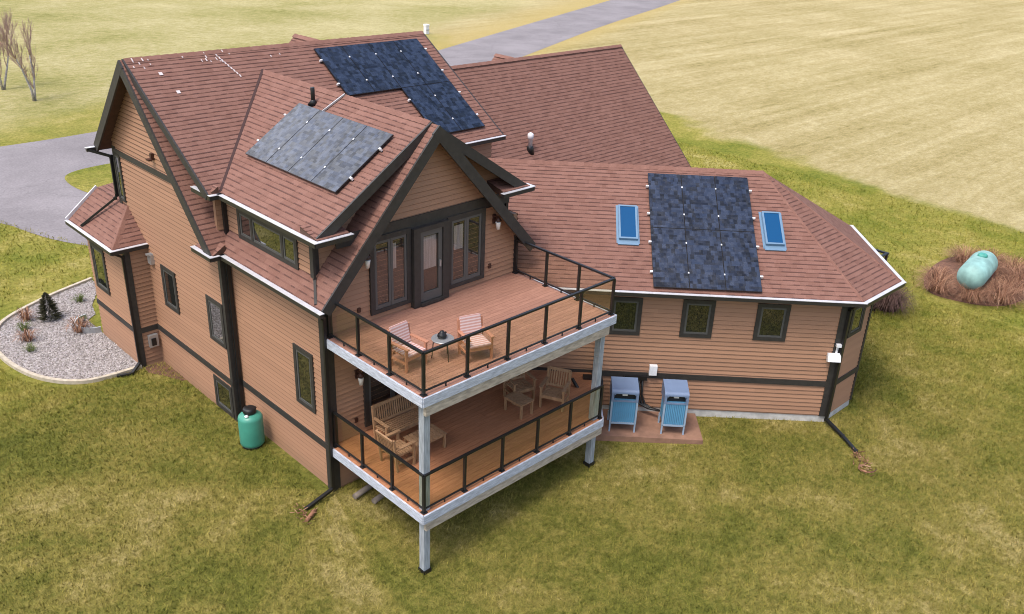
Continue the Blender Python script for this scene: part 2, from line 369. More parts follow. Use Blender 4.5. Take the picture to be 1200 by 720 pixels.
def clip(poly, a, b_, c):
    """keep a*x+b*y<=c of a polygon of 2-tuples"""
    out = []
    for i in range(len(poly)):
        p, q = poly[i], poly[(i+1) % len(poly)]
        dp, dq = a*p[0]+b_*p[1]-c, a*q[0]+b_*q[1]-c
        if dp <= 0: out.append(p)
        if (dp < 0 < dq) or (dq < 0 < dp):
            t = dp/(dp-dq); out.append((p[0]+t*(q[0]-p[0]), p[1]+t*(q[1]-p[1])))
    return out
def lap_wall(bm, poly, O, u, nrm, pitch=.132, out=.030):
    """poly in (u, z): lapped boards, each leaning out at its foot"""
    O, u, nrm = V(O), V(u), V(nrm)
    uvl = bm.loops.layers.uv.verify()
    z0 = min(p[1] for p in poly); z1 = max(p[1] for p in poly)
    k = math.floor(z0/pitch)
    while k*pitch < z1:
        a, b_ = k*pitch, (k+1)*pitch; k += 1
        q = clip(clip(poly, 0, -1, -a), 0, 1, b_)
        q = [p for i, p in enumerate(q) if (abs(p[0]-q[i-1][0])+abs(p[1]-q[i-1][1])) > 1e-5]
        if len(q) < 3: continue
        def P(p): return O+u*p[0]+V((0, 0, p[1]))+nrm*(out*(1-(p[1]-a)/pitch)-.006)
        f = bm.faces.new([bm.verts.new(P(p)) for p in q])
        for l, p in zip(f.loops, q): l[uvl].uv = (p[0]+k*1.37, p[1])
        lo = sorted(p for p in q if p[1] < a+1e-4)
        if len(lo) >= 2:
            p0, p1 = lo[0], lo[-1]
            vs = [P(p0), P(p1), P(p1)-nrm*out, P(p0)-nrm*out]
            f2 = bm.faces.new([bm.verts.new(x) for x in vs])
            for l, p in zip(f2.loops, (p0, p1, p1, p0)): l[uvl].uv = (p[0]+k*1.37, p[1]+.03)
    # fix winding towards the normal
    bm.normal_update()
    for f in bm.faces:
        if abs(f.normal.z) < .5 and f.normal.dot(nrm) < 0: f.normal_flip()
def back_fill(bm, poly, O, u, nrm, th=.12):
    O, u, nrm = V(O), V(u), V(nrm)
    a = [O+u*p[0]+V((0, 0, p[1]))-nrm*.016 for p in poly]; b_ = [x-nrm*th for x in a]
    va = [bm.verts.new(x) for x in a]; vb = [bm.verts.new(x) for x in b_]
    uvl = bm.loops.layers.uv.verify()
    bm.faces.new(va); bm.faces.new(vb[::-1])
    for i in range(len(va)): bm.faces.new((va[i], vb[i], vb[(i+1) % len(va)], va[(i+1) % len(va)]))
def shingles(bm, poly, P0, P1, P2, pitch=.145, step=.010, th=.16):
    """poly in plan; plane through 3 points; courses with a small butt; plus a dark underside"""
    P0, P1, P2 = V(P0), V(P1), V(P2); nn = (P1-P0).cross(P2-P0); nn = nn if nn.z > 0 else -nn; nn.normalize()
    gx, gy = -nn.x/nn.z, -nn.y/nn.z; c0 = P0.z-gx*P0.x-gy*P0.y
    gl = math.hypot(gx, gy); dx, dy = gx/gl, gy/gl; cs = math.sqrt(1+gl*gl)
    uvl = bm.loops.layers.uv.verify()
    def Z(p): return c0+gx*p[0]+gy*p[1]
    sl = [p[0]*dx+p[1]*dy for p in poly]; s0, s1 = min(sl), max(sl)
    hp = pitch/cs; k = 0
    ux, uy = -dy, dx
    while s0+k*hp < s1-1e-4:
        a, b_ = s0+k*hp, s0+(k+1)*hp
        q = clip(clip(poly, -dx, -dy, -a), dx, dy, b_)
        q = [p for i, p in enumerate(q) if (abs(p[0]-q[i-1][0])+abs(p[1]-q[i-1][1])) > 1e-5]
        kk = k; k += 1
        if len(q) < 3: continue
        def P(p):
            t = ((p[0]*dx+p[1]*dy)-a)/hp
            return V((p[0], p[1], Z(p)))+nn*(step*(1-t)+.002)
        f = bm.faces.new([bm.verts.new(P(p)) for p in q])
        for l, p in zip(f.loops, q): l[uvl].uv = (p[0]*ux+p[1]*uy, (p[0]*dx+p[1]*dy-s0)*cs+.0005)
        lo = sorted((p for p in q if p[0]*dx+p[1]*dy < a+1e-4), key=lambda p: p[0]*ux+p[1]*uy)
        if len(lo) >= 2:
            p0, p1 = lo[0], lo[-1]
            f2 = bm.faces.new([bm.verts.new(x) for x in (P(p0), P(p1), P(p1)-nn*step*1.4, P(p0)-nn*step*1.4)])
            for l, p in zip(f2.loops, (p0, p1, p1, p0)): l[uvl].uv = (p[0]*ux+p[1]*uy, (kk+.05)*pitch)
        bm.normal_update()
    for f in bm.faces:
        if f.normal.dot(nn) < -.5: f.normal_flip()
    # deck slab below
    va = [bm.verts.new((p[0], p[1], Z(p)-.006)) for p in poly]; vb = [bm.verts.new((p[0], p[1], Z(p)-th)) for p in poly]
    fs = [bm.faces.new(va), bm.faces.new(vb[::-1])]+[bm.faces.new((va[i], vb[i], vb[(i+1) % len(va)], va[(i+1) % len(va)])) for i in range(len(va))]
    for f in fs: f.material_index = 1
def cap_ridge(bm, p0, p1, w=.13, lift=.02, drop=.09):
    """bent ridge / hip cap in short overlapping pieces"""
    p0, p1 = V(p0), V(p1); d = p1-p0; L_ = d.length; d.normalize(); s = d.cross(V((0, 0, 1))).normalized()
    up = s.cross(d)
    uvl = bm.loops.layers.uv.verify(); k = 0; n = max(1, int(L_/.24))
    for i in range(n):
        a = p0+d*(L_*i/n); b_ = p0+d*(L_*(i+1)/n+.01)
        ps = [a-s*w-up*drop+up*lift, a+up*lift, a+s*w-up*drop+up*lift, b_-s*w-up*drop+up*(lift+.014), b_+up*(lift+.014), b_+s*w-up*drop+up*(lift+.014)]
        v = [bm.verts.new(x) for x in ps]
        for q in ((0, 1, 4, 3), (1, 2, 5, 4)):
            f = bm.faces.new([v[j] for j in q])
            for l, uvv in zip(f.loops, ((.1, .05+i*.29), (.22, .05+i*.29), (.22, .13+i*.29), (.1, .13+i*.29))): l[uvl].uv = uvv

# ------------------------------------------------------------------ ground
def gz(x, y):
    return -.55*math.exp(-(x*x)/32-((y+4.6)**2)/9)
def grid(a, b_, dense0, dense1, st):
    out = [a]; v = a
    xs = [dense0+i*st for i in range(int((dense1-dense0)/st)+1)]
    lo = [dense0-(dense0-a)*t for t in (1, .6, .35, .2, .1, .04)]; hi = [dense1+(b_-dense1)*t for t in (.04, .1, .2, .35, .6, 1)]
    return lo+xs+hi
bm = BM(); gx_ = grid(-400, 900, -16, 20, .8); gy_ = grid(-300, 900, -18, 14, .8)
vv = [[bm.verts.new((x, y, gz(x, y))) for x in gx_] for y in gy_]
for j in range(len(gy_)-1):
    for i in range(len(gx_)-1):
        bm.faces.new((vv[j][i], vv[j][i+1], vv[j+1][i+1], vv[j+1][i])).smooth = True
ground = tag(obj('lawn_ground', bm, 'grass'), kind='structure')

import numpy as np
def blades(name, n_, xr, yr, keep, seed, hgt=(.05, .11), wid=.011):
    rg = np.random.default_rng(seed)
    x = rg.uniform(*xr, n_); y = rg.uniform(*yr, n_); ok = keep(x, y); x, y = x[ok], y[ok]; n_ = len(x)
    z = -.55*np.exp(-(x*x)/32-((y+4.6)**2)/9)
    a = rg.uniform(0, 2*np.pi, n_); h = rg.uniform(*hgt, n_); ln = rg.uniform(.3, 1.4, n_)*h; b_ = a+rg.normal(0, .5, n_)
    wx, wy = -np.sin(b_)*wid*rg.uniform(.6, 1.4, n_), np.cos(b_)*wid
    co = np.empty((n_, 3, 3), np.float32)
    co[:, 0] = np.stack((x-wx, y-wy, z-.005), 1); co[:, 1] = np.stack((x+wx, y+wy, z-.005), 1)
    co[:, 2] = np.stack((x+np.cos(a)*ln, y+np.sin(a)*ln, z+h), 1)
    me = bpy.data.meshes.new(name); me.vertices.add(n_*3); me.vertices.foreach_set('co', co.ravel())
    me.loops.add(n_*3); me.loops.foreach_set('vertex_index', np.arange(n_*3, dtype=np.int32))
    me.polygons.add(n_); me.polygons.foreach_set('loop_start', np.arange(0, n_*3, 3, dtype=np.int32)); me.polygons.foreach_set('loop_total', np.full(n_, 3, np.int32))
    me.update(); me.materials.append(M['blade'])
    o = bpy.data.objects.new(name, me); COL.objects.link(o); return o
def off_house(x, y):
    rx, ry = x-8.929, y-3.428; s_ = .6931*rx-.7208*ry; d_ = .7208*rx+.6931*ry
    wing_ = (s_ > -3) & (s_ < 11.05) & (d_ > -4.45) & (d_ < 2.6) & ~((s_ > 10) & (d_ < -4.45+(s_-9.9)))
    pad_ = (s_ > 2.6) & (s_ < 6.15) & (d_ > -5.95) & (d_ < -4.4)
    main_ = (x > -.26) & (x < 9.4) & (y > 0) & (y < 12) | (x > -.92) & (y > 9) & (x < 3) & (y < 12.1)
    bed_ = (x > -4.1) & (x < 1) & (y > 8.95) & (y < 17) & (((x+1.2)/2.85)**2+((y-12.5)/3.9)**2 < 1.15)
    tank_ = ((x-27.6)/3.3)**2+((y+5.6)/2.1)**2 < 1
    drv = (y > 18) & (y > 25.2-2.9*x)
    gar_ = (x > 9) & (y > 4) & (x < 21.4)
    return ~(wing_ | pad_ | main_ | bed_ | tank_ | drv | gar_)
def sheet(name, pts, z, mat, kind='structure', smooth_it=0):
    for _ in range(smooth_it):
        q = []
        for i in range(len(pts)):
            a, b_ = pts[i], pts[(i+1) % len(pts)]
            q += [(a[0]*.75+b_[0]*.25, a[1]*.75+b_[1]*.25), (a[0]*.25+b_[0]*.75, a[1]*.25+b_[1]*.75)]
        pts = q
    bm = BM(); f = bm.faces.new([bm.verts.new((x, y, z)) for x, y in pts])
    bmesh.ops.triangulate(bm, faces=[f])
    return tag(obj(name, bm, mat), kind=kind), pts
DRIVE = [(-60, 38), (3.7, 37.4), (9.1, 37.7), (20, 39.6), (33, 44.2), (43.5, 48.8), (70.9, 60.2), (94.8, 70), (200, 114), (400, 198), (404, 188), (200, 105),
         (105, 65), (72, 52.6), (55.5, 45.4), (43, 40), (34, 33), (30, 25), (27, 16), (18, 16), (12, 16.5), (5, 17), (2.6, 18.8), (1.2, 20.9), (.5, 22.8), (0, 25.2), (-3, 28), (-12, 30.5), (-60, 31)]
sheet('driveway', DRIVE, .012, 'asphalt', smooth_it=2)
sheet('grass_island', [(4.2, 29.8), (4.1, 27.6), (4.7, 25.4), (7.5, 23.5), (13, 23), (16, 26), (15, 29.5), (11, 31), (6.7, 31), (5, 30.7)], .022, 'grass', smooth_it=2)

tag(blades('lawn_grass', 420000, (-9, 24), (-15, 12), lambda x, y: off_house(x, y) & (y > -15+.0*x) & (x+y*.9 > -13.2), 1), 'matted olive and straw lawn grass around the house', 'grass', kind='stuff')
tag(blades('lawn_grass', 130000, (-9, 36), (-12, 30), lambda x, y: off_house(x, y) & ((x > 24) | (y > 12)), 2, (.06, .14), .018), 'greener lawn grass farther from the house', 'grass', kind='stuff')
# ------------------------------------------------------------------ the house
house = empty('house', 'large tan lap sided house with red brown shingle roofs, seen from above', 'house')
EX, EY = V((1, 0, 0)), V((0, 1, 0))
def wall(polys, name='wall', label=None, fill=True):
    bm = BM()
    for poly, O, u, nrm in polys:
        lap_wall(bm, poly, O, u, nrm)
    bm2 = bm
    if fill:
        for poly, O, u, nrm in polys: back_fill(bm2, poly, O, u, nrm)
    return obj(name, bm2, 'siding_strong_shade' if polys[0][3].x < -.5 else 'siding', house, label)
ZB = 1.22
Wd = 6.17; CX = Wd/2; J = -.235; Y1 = 4.39; YB = 10.5; YM = 8.14; ZE = 5.2; SC = 1.09; SM = 1.034; ZU = 6.78; SU = .652
ZR = 8.92; ZM = 9.43
# west walls (u = y)
wall([([(0, -.3), (Y1, -.3), (Y1, ZE+.1), (0, ZE+.1)], (0, 0, 0), EY, -EX)])
wall([([(Y1, -.3), (YB, -.3), (YB, 6.85), (YM, 9.2), (Y1, 5.3)], (J, 0, 0), EY, -EX)])
wall([([(J, -.3), (0, -.3), (0, 5.4), (J, 5.4)], (0, Y1, 0), EX, -EY)])
# front gable wall (u = x)
wall([([(0, -.6), (Wd, -.6), (Wd, 5.45), (CX, 8.75), (0, 5.45)], (0, 0, 0), EX, -EY)])
wall([([(0, 0), (Y1, 0), (Y1, 6), (0, 6)], (Wd, 0, 0), EY, EX)], fill=True)
# main front wall right of the cross wing, and right gable end
wall([([(Wd, 0), (9.3, 0), (9.3, 6.7), (Wd, 6.7)], (0, Y1, 0), EX, -EY)])
wall([([(Y1, 0), (YB, 0), (YB, 6.9), (YM, 9.2), (Y1, 6.8)], (9.3, 0, 0), EY, EX)])
wall([([(J, 0), (9.3, 0), (9.3, 6.9), (J, 6.9)], (0, YB, 0), EX, EY)])
# wall dormers (short knee walls between lower and upper roofs)
DW = .1
wall([([(.45, 5.2), (Y1+.1, 5.2), (Y1+.1, 6.75), (.45, 6.75)], (DW, 0, 0), EY, -EX)], label='tan knee wall between the lower and the upper roof')
wall([([(DW, 5.4), (Wd-DW, 5.4), (Wd-DW, 6.9), (CX, 8.8), (DW, 6.9)], (0, .45, 0), EX, -EY)])
wall([([(.45, 5.2), (Y1+.1, 5.2), (Y1+.1, 6.75), (.45, 6.75)], (Wd-DW, 0, 0), EY, EX)])
wall([([(J+.08, 5.2), (DW, 5.2), (DW, 6.8), (J+.08, 6.8)], (0, Y1+.1, 0), EX, -EY)])

def trim(pts, w=.15, t=.035, name='trim_board'):
    """boards along 3d segments; each item (p0, p1, normal)"""
    bm = BM()
    for p0, p1, nr in pts:
        p0, p1, nr = V(p0), V(p1), V(nr)
        beam(bm, p0+nr*(t/2+.006), p1+nr*(t/2+.006), w, t, up=nr)
    return obj(name, bm, 'trim', house)
# belt boards
trim([((J, YB, ZB), (J, Y1, ZB), -EX), ((0, Y1, ZB), (0, 0, ZB), -EX), ((J+.02, Y1, ZB), (-.03, Y1, ZB), -EY)], .17)
trim([((J, YB-.1, 6.45), (J, 6.0, 6.45), -EX)], .16)
trim([((.4, 0, 6.55), (5.8, 0, 6.55), -EY)], .30)
# corner boards
def corner(x, y, z0, z1, sx, sy, w=.16):
    bm = BM(); t = .032
    a = V((x, y, 0))
    x0, x1 = (x-t, x+w) if sx < 0 else (x-w, x+t)
    box(bm, (x0, y-t if sy < 0 else y, z0), (x1, y if sy < 0 else y+t, z1))
    box(bm, (x-t if sx < 0 else x, min(y, y-sy*w), z0), (x if sx < 0 else x+t, max(y, y-sy*w), z1))
    return obj('corner_board', bm, 'trim', house)
corner(0, 0, -.3, 5.25, -1, -1, .2); corner(J, Y1, -.3, 5.2, -1, -1, .1); corner(J, YB, -.2, 6.6, -1, 1)
corner(Wd, 0, -.2, 5.5, 1, -1, .1); corner(DW, .45, 5.3, 6.75, -1, -1, .12); corner(Wd-DW, .45, 5.5, 6.75, 1, -1, .12)

# ---- roofs
def roof(planes, caps=(), label=None, name='roof', th=.16):
    bm = BM()
    for poly, a, b_, c in planes: shingles(bm, poly, a, b_, c, th=th)
    for a, b_ in caps: cap_ridge(bm, a, b_)
    return obj(name, bm, ['shingle', 'soffit'], house, label)
def fascia(parent, segs, w=.045, h=.24, lift=.0):
    bm = BM()
    for i, (a, b_) in enumerate(segs): beam(bm, V(a)+V((0, 0, lift+.002*i)), V(b_)+V((0, 0, lift+.002*i)), w+.006*(i % 2), h, drop=h/2)
    return obj('fascia', bm, 'trim', parent)
def gutter(parent, pts):
    bm = BM()
    for i, (a, b_) in enumerate(zip(pts, pts[1:])):
        a, b_ = V(a), V(b_); d = (b_-a).normalized(); e = .003*(i % 2)
        beam(bm, a-d*.03, b_+d*.03, .11+e, .10, drop=.07+e)
        beam(bm, a-d*.05, b_+d*.05, .125-e, .014, drop=.007-e, mi=1)
    return obj('gutter', bm, ['gutter', 'guard'], parent)
XL, XR, YF = -.3, Wd+.33, -.38
zrs = ZE+SC*(CX-XL)                        # steep cross ridge height 8.88
# steep cross-gable roof
cross = roof([([(XL, YF), (XL, 4.07), (CX, 7.6), (CX, YF)][::-1], (XL, 0, ZE), (XL, 1, ZE), (CX, 0, zrs)),
              ([(CX, YF), (CX, 7.6), (XR, 4.3), (XR, YF)][::-1], (CX, 0, zrs), (CX, 1, zrs), (XR, 0, zrs-SC*(XR-CX)))], label='steep lower gable roof over the deck')
fascia(cross, [((XL, YF-.02, ZE+.0), (CX, YF-.02, zrs)), ((CX, YF-.02, zrs), (XR, YF-.02, zrs-SC*(XR-CX)))], h=.27, w=.05, lift=.01)
gutter(cross, [(XL-.07, 4.0, ZE), (XL-.07, YF-.1, ZE)])
# steep main roof (shows beside the upper roof)
XG = -.6
main_low = roof([([(XG, 4.07), (XL, 4.07), (CX, 7.6), (CX, YM), (XG, YM)], (0, 4.07, ZE), (1, 4.07, ZE), (0, YM, ZE+SM*(YM-4.07))),
                 ([(XG, YM), (9.5, YM), (9.5, 10.85), (XG, 10.85)], (0, YM, ZM-.02), (1, YM, ZM-.02), (0, 10.85, ZM-.02-1.045*(10.85-YM)))], label='steep lower slope of the main gable')
zl = ZE+SM*(YM-4.07)
fascia(main_low, [((XG-.02, 4.07, ZE), (XG-.02, YM, zl)), ((XG-.02, YM, zl), (XG-.02, 10.85, ZM-1.045*(10.85-YM)))], h=.26, w=.05, lift=.01)
gutter(main_low, [(XL-.02, 4.0, ZE), (J-.42, 4.0, ZE), (J-.42, 4.95, ZE)])
bm = BM(); shingles(bm, [(J-.36, 4.02), (J, 4.02), (J, 4.95), (J-.36, 4.95)], (J-.36, 0, ZE), (J-.36, 1, ZE), (J, 0, ZE+.22))
obj('return_roof', bm, ['shingle', 'soffit'], main_low)
gutter(main_low, [(XG-.22, 10.92, 6.52), (9.4, 10.92, 6.52)])
# upper (shallower) roofs
XU, YU0, YU = -.2, -.1, 4.07
XUR = Wd+.2
vy = YU+(CX-XU)
up_cross = roof([([(XU, YU0), (XU, YU), (CX, vy), (CX, YU0)][::-1], (XU, 0, ZU), (XU, 1, ZU), (CX, 0, ZR)),
                 ([(CX, YU0), (CX, vy), (XUR, YU), (XUR, YU0)][::-1], (CX, 0, ZR), (CX, 1, ZR), (XUR, 0, ZU))],
                caps=[((CX, YU0, ZR), (CX, vy, ZR))], label='upper gable roof carrying the grey solar array')
fascia(up_cross, [((XU, YU0-.02, ZU), (CX, YU0-.02, ZR)), ((CX, YU0-.02, ZR), (XUR, YU0-.02, ZU))], h=.24, w=.05, lift=.01)
gutter(up_cross, [(XU-.06, YU-.06, ZU), (XU-.06, YU0-.16, ZU), (XU+.85, YU0-.16, ZU)])
gutter(up_cross, [(XUR-1.0, YU0-.16, ZU), (XUR+.06, YU0-.16, ZU), (XUR+.06, YU-.06, ZU)])
for x0, x1 in ((XU, XU+.85), (XUR-.95, XUR)):
    bm = BM(); shingles(bm, [(x0, YU0-.12), (x1, YU0-.12), (x1, .45), (x0, .45)], (0, YU0-.12, ZU+.005), (1, YU0-.12, ZU+.005), (0, .45, ZU+.16))
    obj('return_roof', bm, ['shingle', 'soffit'], up_cross)
XM0, XM1 = -.5, 9.5
up_main = roof([([(XM0, YU), (XU, YU), (CX, vy), (CX, YM), (XM0, YM)], (0, YU, ZU), (1, YU, ZU), (0, YM, ZM)),
                ([(CX, vy), (XUR, YU), (XM1, YU), (XM1, YM), (CX, YM)], (0, YU, ZU), (1, YU, ZU), (0, YM, ZM))],
               caps=[((XM0, YM, ZM), (XM1, YM, ZM))], label='upper main roof carrying the L shaped solar array')
fascia(up_main, [((XM0-.02, YU, ZU), (XM0-.02, YM, ZM))], h=.2, w=.05, lift=.01)
fascia(up_main, [((XM1+.02, YU, ZU), (XM1+.02, YM, ZM)), ((XM1+.02, YM, ZM), (XM1+.02, 10.8, 6.62))], h=.2, w=.05, lift=.01)
gutter(up_main, [(XUR+.1, YU-.06, ZU), (XM1-.02, YU-.06, ZU)])
gutter(up_main, [(XU-.02, YU-.06, ZU), (XM0+.02, YU-.06, ZU), (XM0+.02, YU+.85, ZU)])
bm = BM(); shingles(bm, [(XM0+.08, YU), (J, YU), (J, YU+.8), (XM0+.08, YU+.8)], (XM0, 0, ZU), (XM0, 1, ZU), (J, 0, ZU+.16)); obj('return_roof', bm, ['shingle', 'soffit'], up_main)
# metal flashing where the valley runs
bm = BM(); beam(bm, (XU+.02, YU+.02, ZU+.03), (CX, vy, ZR+.03), .07, .02); obj('valley_strip', bm, plain('valley', (.045, .02, .018), .9), up_main)
bm = BM(); rnd = random.Random(3)
for _ in range(22):
    x = rnd.choice((rnd.uniform(-.4, 4.0), rnd.uniform(1.0, 2.6), rnd.uniform(-.4, .2))); y0 = YM-rnd.uniform(.02, .35); l_ = rnd.uniform(.03, .10)
    zz = lambda y: ZM-(YM-y)*(ZM-ZU)/(YM-YU)+.035
    w_ = rnd.uniform(.008, .018); bm.faces.new([bm.verts.new(p) for p in ((x-w_, y0-l_, zz(y0-l_)), (x+w_, y0-l_, zz(y0-l_)), (x+w_, y0, zz(y0)), (x-w_, y0, zz(y0)))])
for k in range(9):
    y0 = YM-.15-k*.09; x = 2.02+.035*k; bm.faces.new([bm.verts.new(p) for p in ((x-.018, y0-.08, zz(y0-.08)), (x+.018, y0-.08, zz(y0-.08)), (x+.018, y0, zz(y0)), (x-.018, y0, zz(y0)))])
for x, y0 in ((.35, 7.0), (.2, 7.6)): bm.faces.new([bm.verts.new(p) for p in ((x-.05, y0-.09, zz(y0-.09)), (x+.05, y0-.09, zz(y0-.09)), (x+.05, y0, zz(y0)), (x-.05, y0, zz(y0)))])
tag(obj('bird_droppings', bm, 'droppings', up_main), kind='stuff')
bm = BM(); beam(bm, (2.46, 3.45, ZU+SU*(2.46-XU)+.05), (CX-.02, 3.3, ZR+.04), .04, .04); obj('conduit', bm, 'cable', up_cross)
# back gable peeping over the ridge
bx_, bz_ = 5.57, 9.43
roof([([(bx_-1.5, 8.3), (bx_, 8.2), (bx_, 9.6), (bx_-1.5, 9.6)], (bx_, 8, bz_), (bx_, 9, bz_), (bx_-1.5, 8, bz_-1.5)),
      ([(bx_, 8.2), (bx_+1.5, 8.3), (bx_+1.5, 9.6), (bx_, 9.6)], (bx_, 8, bz_), (bx_, 9, bz_), (bx_+1.5, 8, bz_-1.5))],
     caps=[((bx_, 8.2, bz_), (bx_, 9.6, bz_))], label='small back gable peeping over the main ridge')
# garage
GY, GZ, GX = 9.0, 7.95, 21.19; gs = 1.0165
gar = roof([([(9.35, 4.5), (GX, 4.5), (GX, GY), (9.35, GY)], (0, GY, GZ), (1, GY, GZ), (0, 4.5, GZ-gs*4.5)),
            ([(9.35, GY), (GX, GY), (GX, 13.5), (9.35, 13.5)], (0, GY, GZ), (1, GY, GZ), (0, 13.5, GZ-gs*4.5))],
           caps=[((9.35, GY, GZ), (GX, GY, GZ))], label='steep garage roof with a white vent pipe')
fascia(gar, [((GX+.02, 4.5, GZ-gs*4.5), (GX+.02, GY, GZ)), ((GX+.02, GY, GZ), (GX+.02, 13.5, GZ-gs*4.5))], h=.2)
gx1, gz1 = 14.84, 7.95
roof([([(gx1-1.2, 9.1), (gx1, 9.05), (gx1, 10.1), (gx1-1.2, 10.1)], (gx1, 8, gz1), (gx1, 9, gz1), (gx1-1.2, 8, gz1-1.2)),
      ([(gx1, 9.05), (gx1+1.2, 9.1), (gx1+1.2, 10.1), (gx1, 10.1)], (gx1, 8, gz1), (gx1, 9, gz1), (gx1+1.2, 8, gz1-1.2))],
     caps=[((gx1, 9.05, gz1), (gx1, 10.1, gz1))], label='small back gable peeping over the garage ridge')
wall([([(9.3, 0), (20.9, 0), (20.9, 3.6), (9.3, 3.6)], (0, 13.2, 0), EX, EY)])
wall([([(4.8, 0), (13.2, 0), (13.2, 3.6), (GY, 7.7), (4.8, 3.6)], (20.9, 0, 0), EY, EX)])
# bay at the west side
BX0, BY0, BY1, BZ, BS = -1.25, 9.0, 12.3, 3.98, .85
xt = J
roof([([(BX0, BY0), (xt, BY0+(xt-BX0)), (xt, BY1), (BX0, BY1)], (BX0, 0, BZ), (BX0, 1, BZ), (xt, 0, BZ+BS*(xt-BX0))),
      ([(BX0, BY0), (xt, BY0), (xt, BY0+(xt-BX0))], (BX0, BY0, BZ), (xt, BY0, BZ), (xt, BY0+(xt-BX0), BZ+BS*(xt-BX0))),
      ([(xt, YB), (2.2, YB), (2.2, BY1), (xt, BY1)], (xt, 0, BZ+BS*(xt-BX0)), (xt, 1, BZ+BS*(xt-BX0)), (2.2, 0, BZ+BS*(xt-BX0)+.3))],
     caps=[((BX0, BY0, BZ), (xt, BY0+(xt-BX0), BZ+BS*(xt-BX0)))], label='small hipped roof over the west bay')
bayroof = [o for o in children(house) if o.get('label') == 'small hipped roof over the west bay'][0]
gutter(bayroof, [(BX0-.05, BY1, BZ), (BX0-.05, BY0-.06, BZ), (xt-.02, BY0-.06, BZ)])
bm = BM(); beam(bm, (BX0-.05, BY1+.03, BZ+.02), (xt, BY1+.03, BZ+BS*(xt-BX0)+.02), .05, .12); obj('fascia', bm, 'guard', bayroof)
BXW = -.9; BYW = 9.04
wall([([(BYW, -.2), (12.0, -.2), (12.0, 3.95), (BYW, 3.95)], (BXW, 0, 0), EY, -EX)], label='outer wall of the west bay')
wall([([(BXW, -.2), (J, -.2), (J, 3.95), (BXW, 3.95)], (0, BYW, 0), EX, -EY)], label='front return wall of the west bay')
wall([([(BXW, -.2), (2.2, -.2), (2.2, 3.95), (BXW, 3.95)], (0, 12.0, 0), EX, EY)])
corner(BXW, BYW, -.2, 3.9, -1, -1, .12)
trim([((BXW, 12.0, ZB), (BXW, BYW, ZB), -EX), ((BXW, BYW, ZB), (J, BYW, ZB), -EY)], .15)

# ---- wing (its own 45 degree frame)
ph = -.8047; WC, WS = math.cos(ph), math.sin(ph); WO = V((8.929, 3.428, 0))
def wp(s, d, z=0): return V((WO.x+WC*s-WS*d, WO.y+WS*s+WC*d, z))
WU, WN = V((WC, WS, 0)), V((WS, -WC, 0))          # along the wing, outwards to the lawn
WE, WR = 4.123, 6.5; r_, s1_, l1_ = 4.874, 10.036, 2.24; k2 = 2**-.5
E1 = wp(s1_, -r_, WE); E2 = wp(s1_+l1_*k2, -r_+l1_*k2, WE); E3 = wp(s1_+l1_*k2, -.955+(r_-.955-l1_*k2), WE); E4 = wp(s1_, -.955+(r_-.955), WE)
R_ = wp(7.8, -.955, WR); R0 = wp(-3, -.955, WR); E0 = wp(-3, -r_, WE); E5 = wp(-3, 2.96, WE)
def xy(*ps): return [(p.x, p.y) for p in ps]
front = clip(xy(E0, E1, R_, R0), -1, 0, -(Wd+.035))
ridge0 = wp(-2.2, -.955, WR)
wing = roof([(front, E0, E1, R_), (xy(E1, E2, R_), E1, E2, R_), (xy(E2, E3, R_), E2, E3, R_), (xy(E3, E4, R_), E3, E4, R_), (clip(xy(E4, E5, R0, R_), -1, 0, -(Wd+.035)), E4, E5, R_)],
            caps=[(ridge0, R_), (E1+V((0, 0, .01)), R_), (E2+V((0, 0, .01)), R_)], label='long hipped roof of the angled wing', th=.10)
g0 = wp(1.15, -r_-.05, WE)
gutter(wing, [g0, wp(s1_+.02, -r_-.06, WE), wp(s1_+l1_*k2+.06, -r_+l1_*k2-.02, WE), wp(s1_+l1_*k2+.06, 1.43, WE)])
rw = 4.432; sw = s1_-(r_-rw)*math.tan(PI/8); lw = 1.504
K0, K1 = wp(.62, -rw), wp(sw, -rw); K2 = wp(sw+lw*k2, -rw+lw*k2); 
def seg_wall(a, b_, z0, z1, name='wall', mat='siding', th=.12):
    u = (b_-a); L_ = u.length; u = u/L_; n_ = V((u.y, -u.x, 0))
    bm = BM(); poly = [(0, z0), (L_, z0), (L_, z1), (0, z1)]
    if mat == 'siding': lap_wall(bm, poly, a, u, n_)
    back_fill(bm, poly, a, u, n_, th)
    return obj(name, bm, mat, house), u, n_
WB = .22
_, u1, n1 = seg_wall(K0, K1, WB, WE-.02); _, u2, n2 = seg_wall(K1, K2, WB, WE-.02)
K3 = wp(sw+lw*k2+.0, .9); seg_wall(K2, K3, WB, WE-.02); seg_wall(K3, wp(sw, 2.5), WB, WE-.02); seg_wall(wp(sw, 2.5), wp(0, 2.5), WB, WE-.02)
seg_wall(K0+n1*.0, K1, -.3, WB, 'foundation', 'concrete', .3); seg_wall(K1, K2, -.3, WB, 'foundation', 'concrete', .3); seg_wall(K2, K3, -.3, WB, 'foundation', 'concrete', .3)
ZBW = 1.30
trim([(K0+V((0, 0, ZBW)), K1+V((0, 0, ZBW)), n1), (K1+V((0, 0, ZBW)), K2+V((0, 0, ZBW)), n2)], .17)
def corner_seg(P, ua, na, ub, nb, z0, z1, w=.18, t=.034):
    bm = BM()
    for u, n_, e in ((ua, na, -1), (ub, nb, 1)):
        c = P+u*(e*w/2)+n_*(t/2+.004); beam(bm, c+V((0, 0, z0)), c+V((0, 0, z1)), w, t, up=n_)
    return obj('corner_board', bm, 'trim', house)
corner_seg(K1, u1, n1, u2, n2, WB, WE-.05, .2)
corner_seg(K2, u2, n2, V((-u1.y, u1.x, 0)), u1, WB, WE-.05, .1)
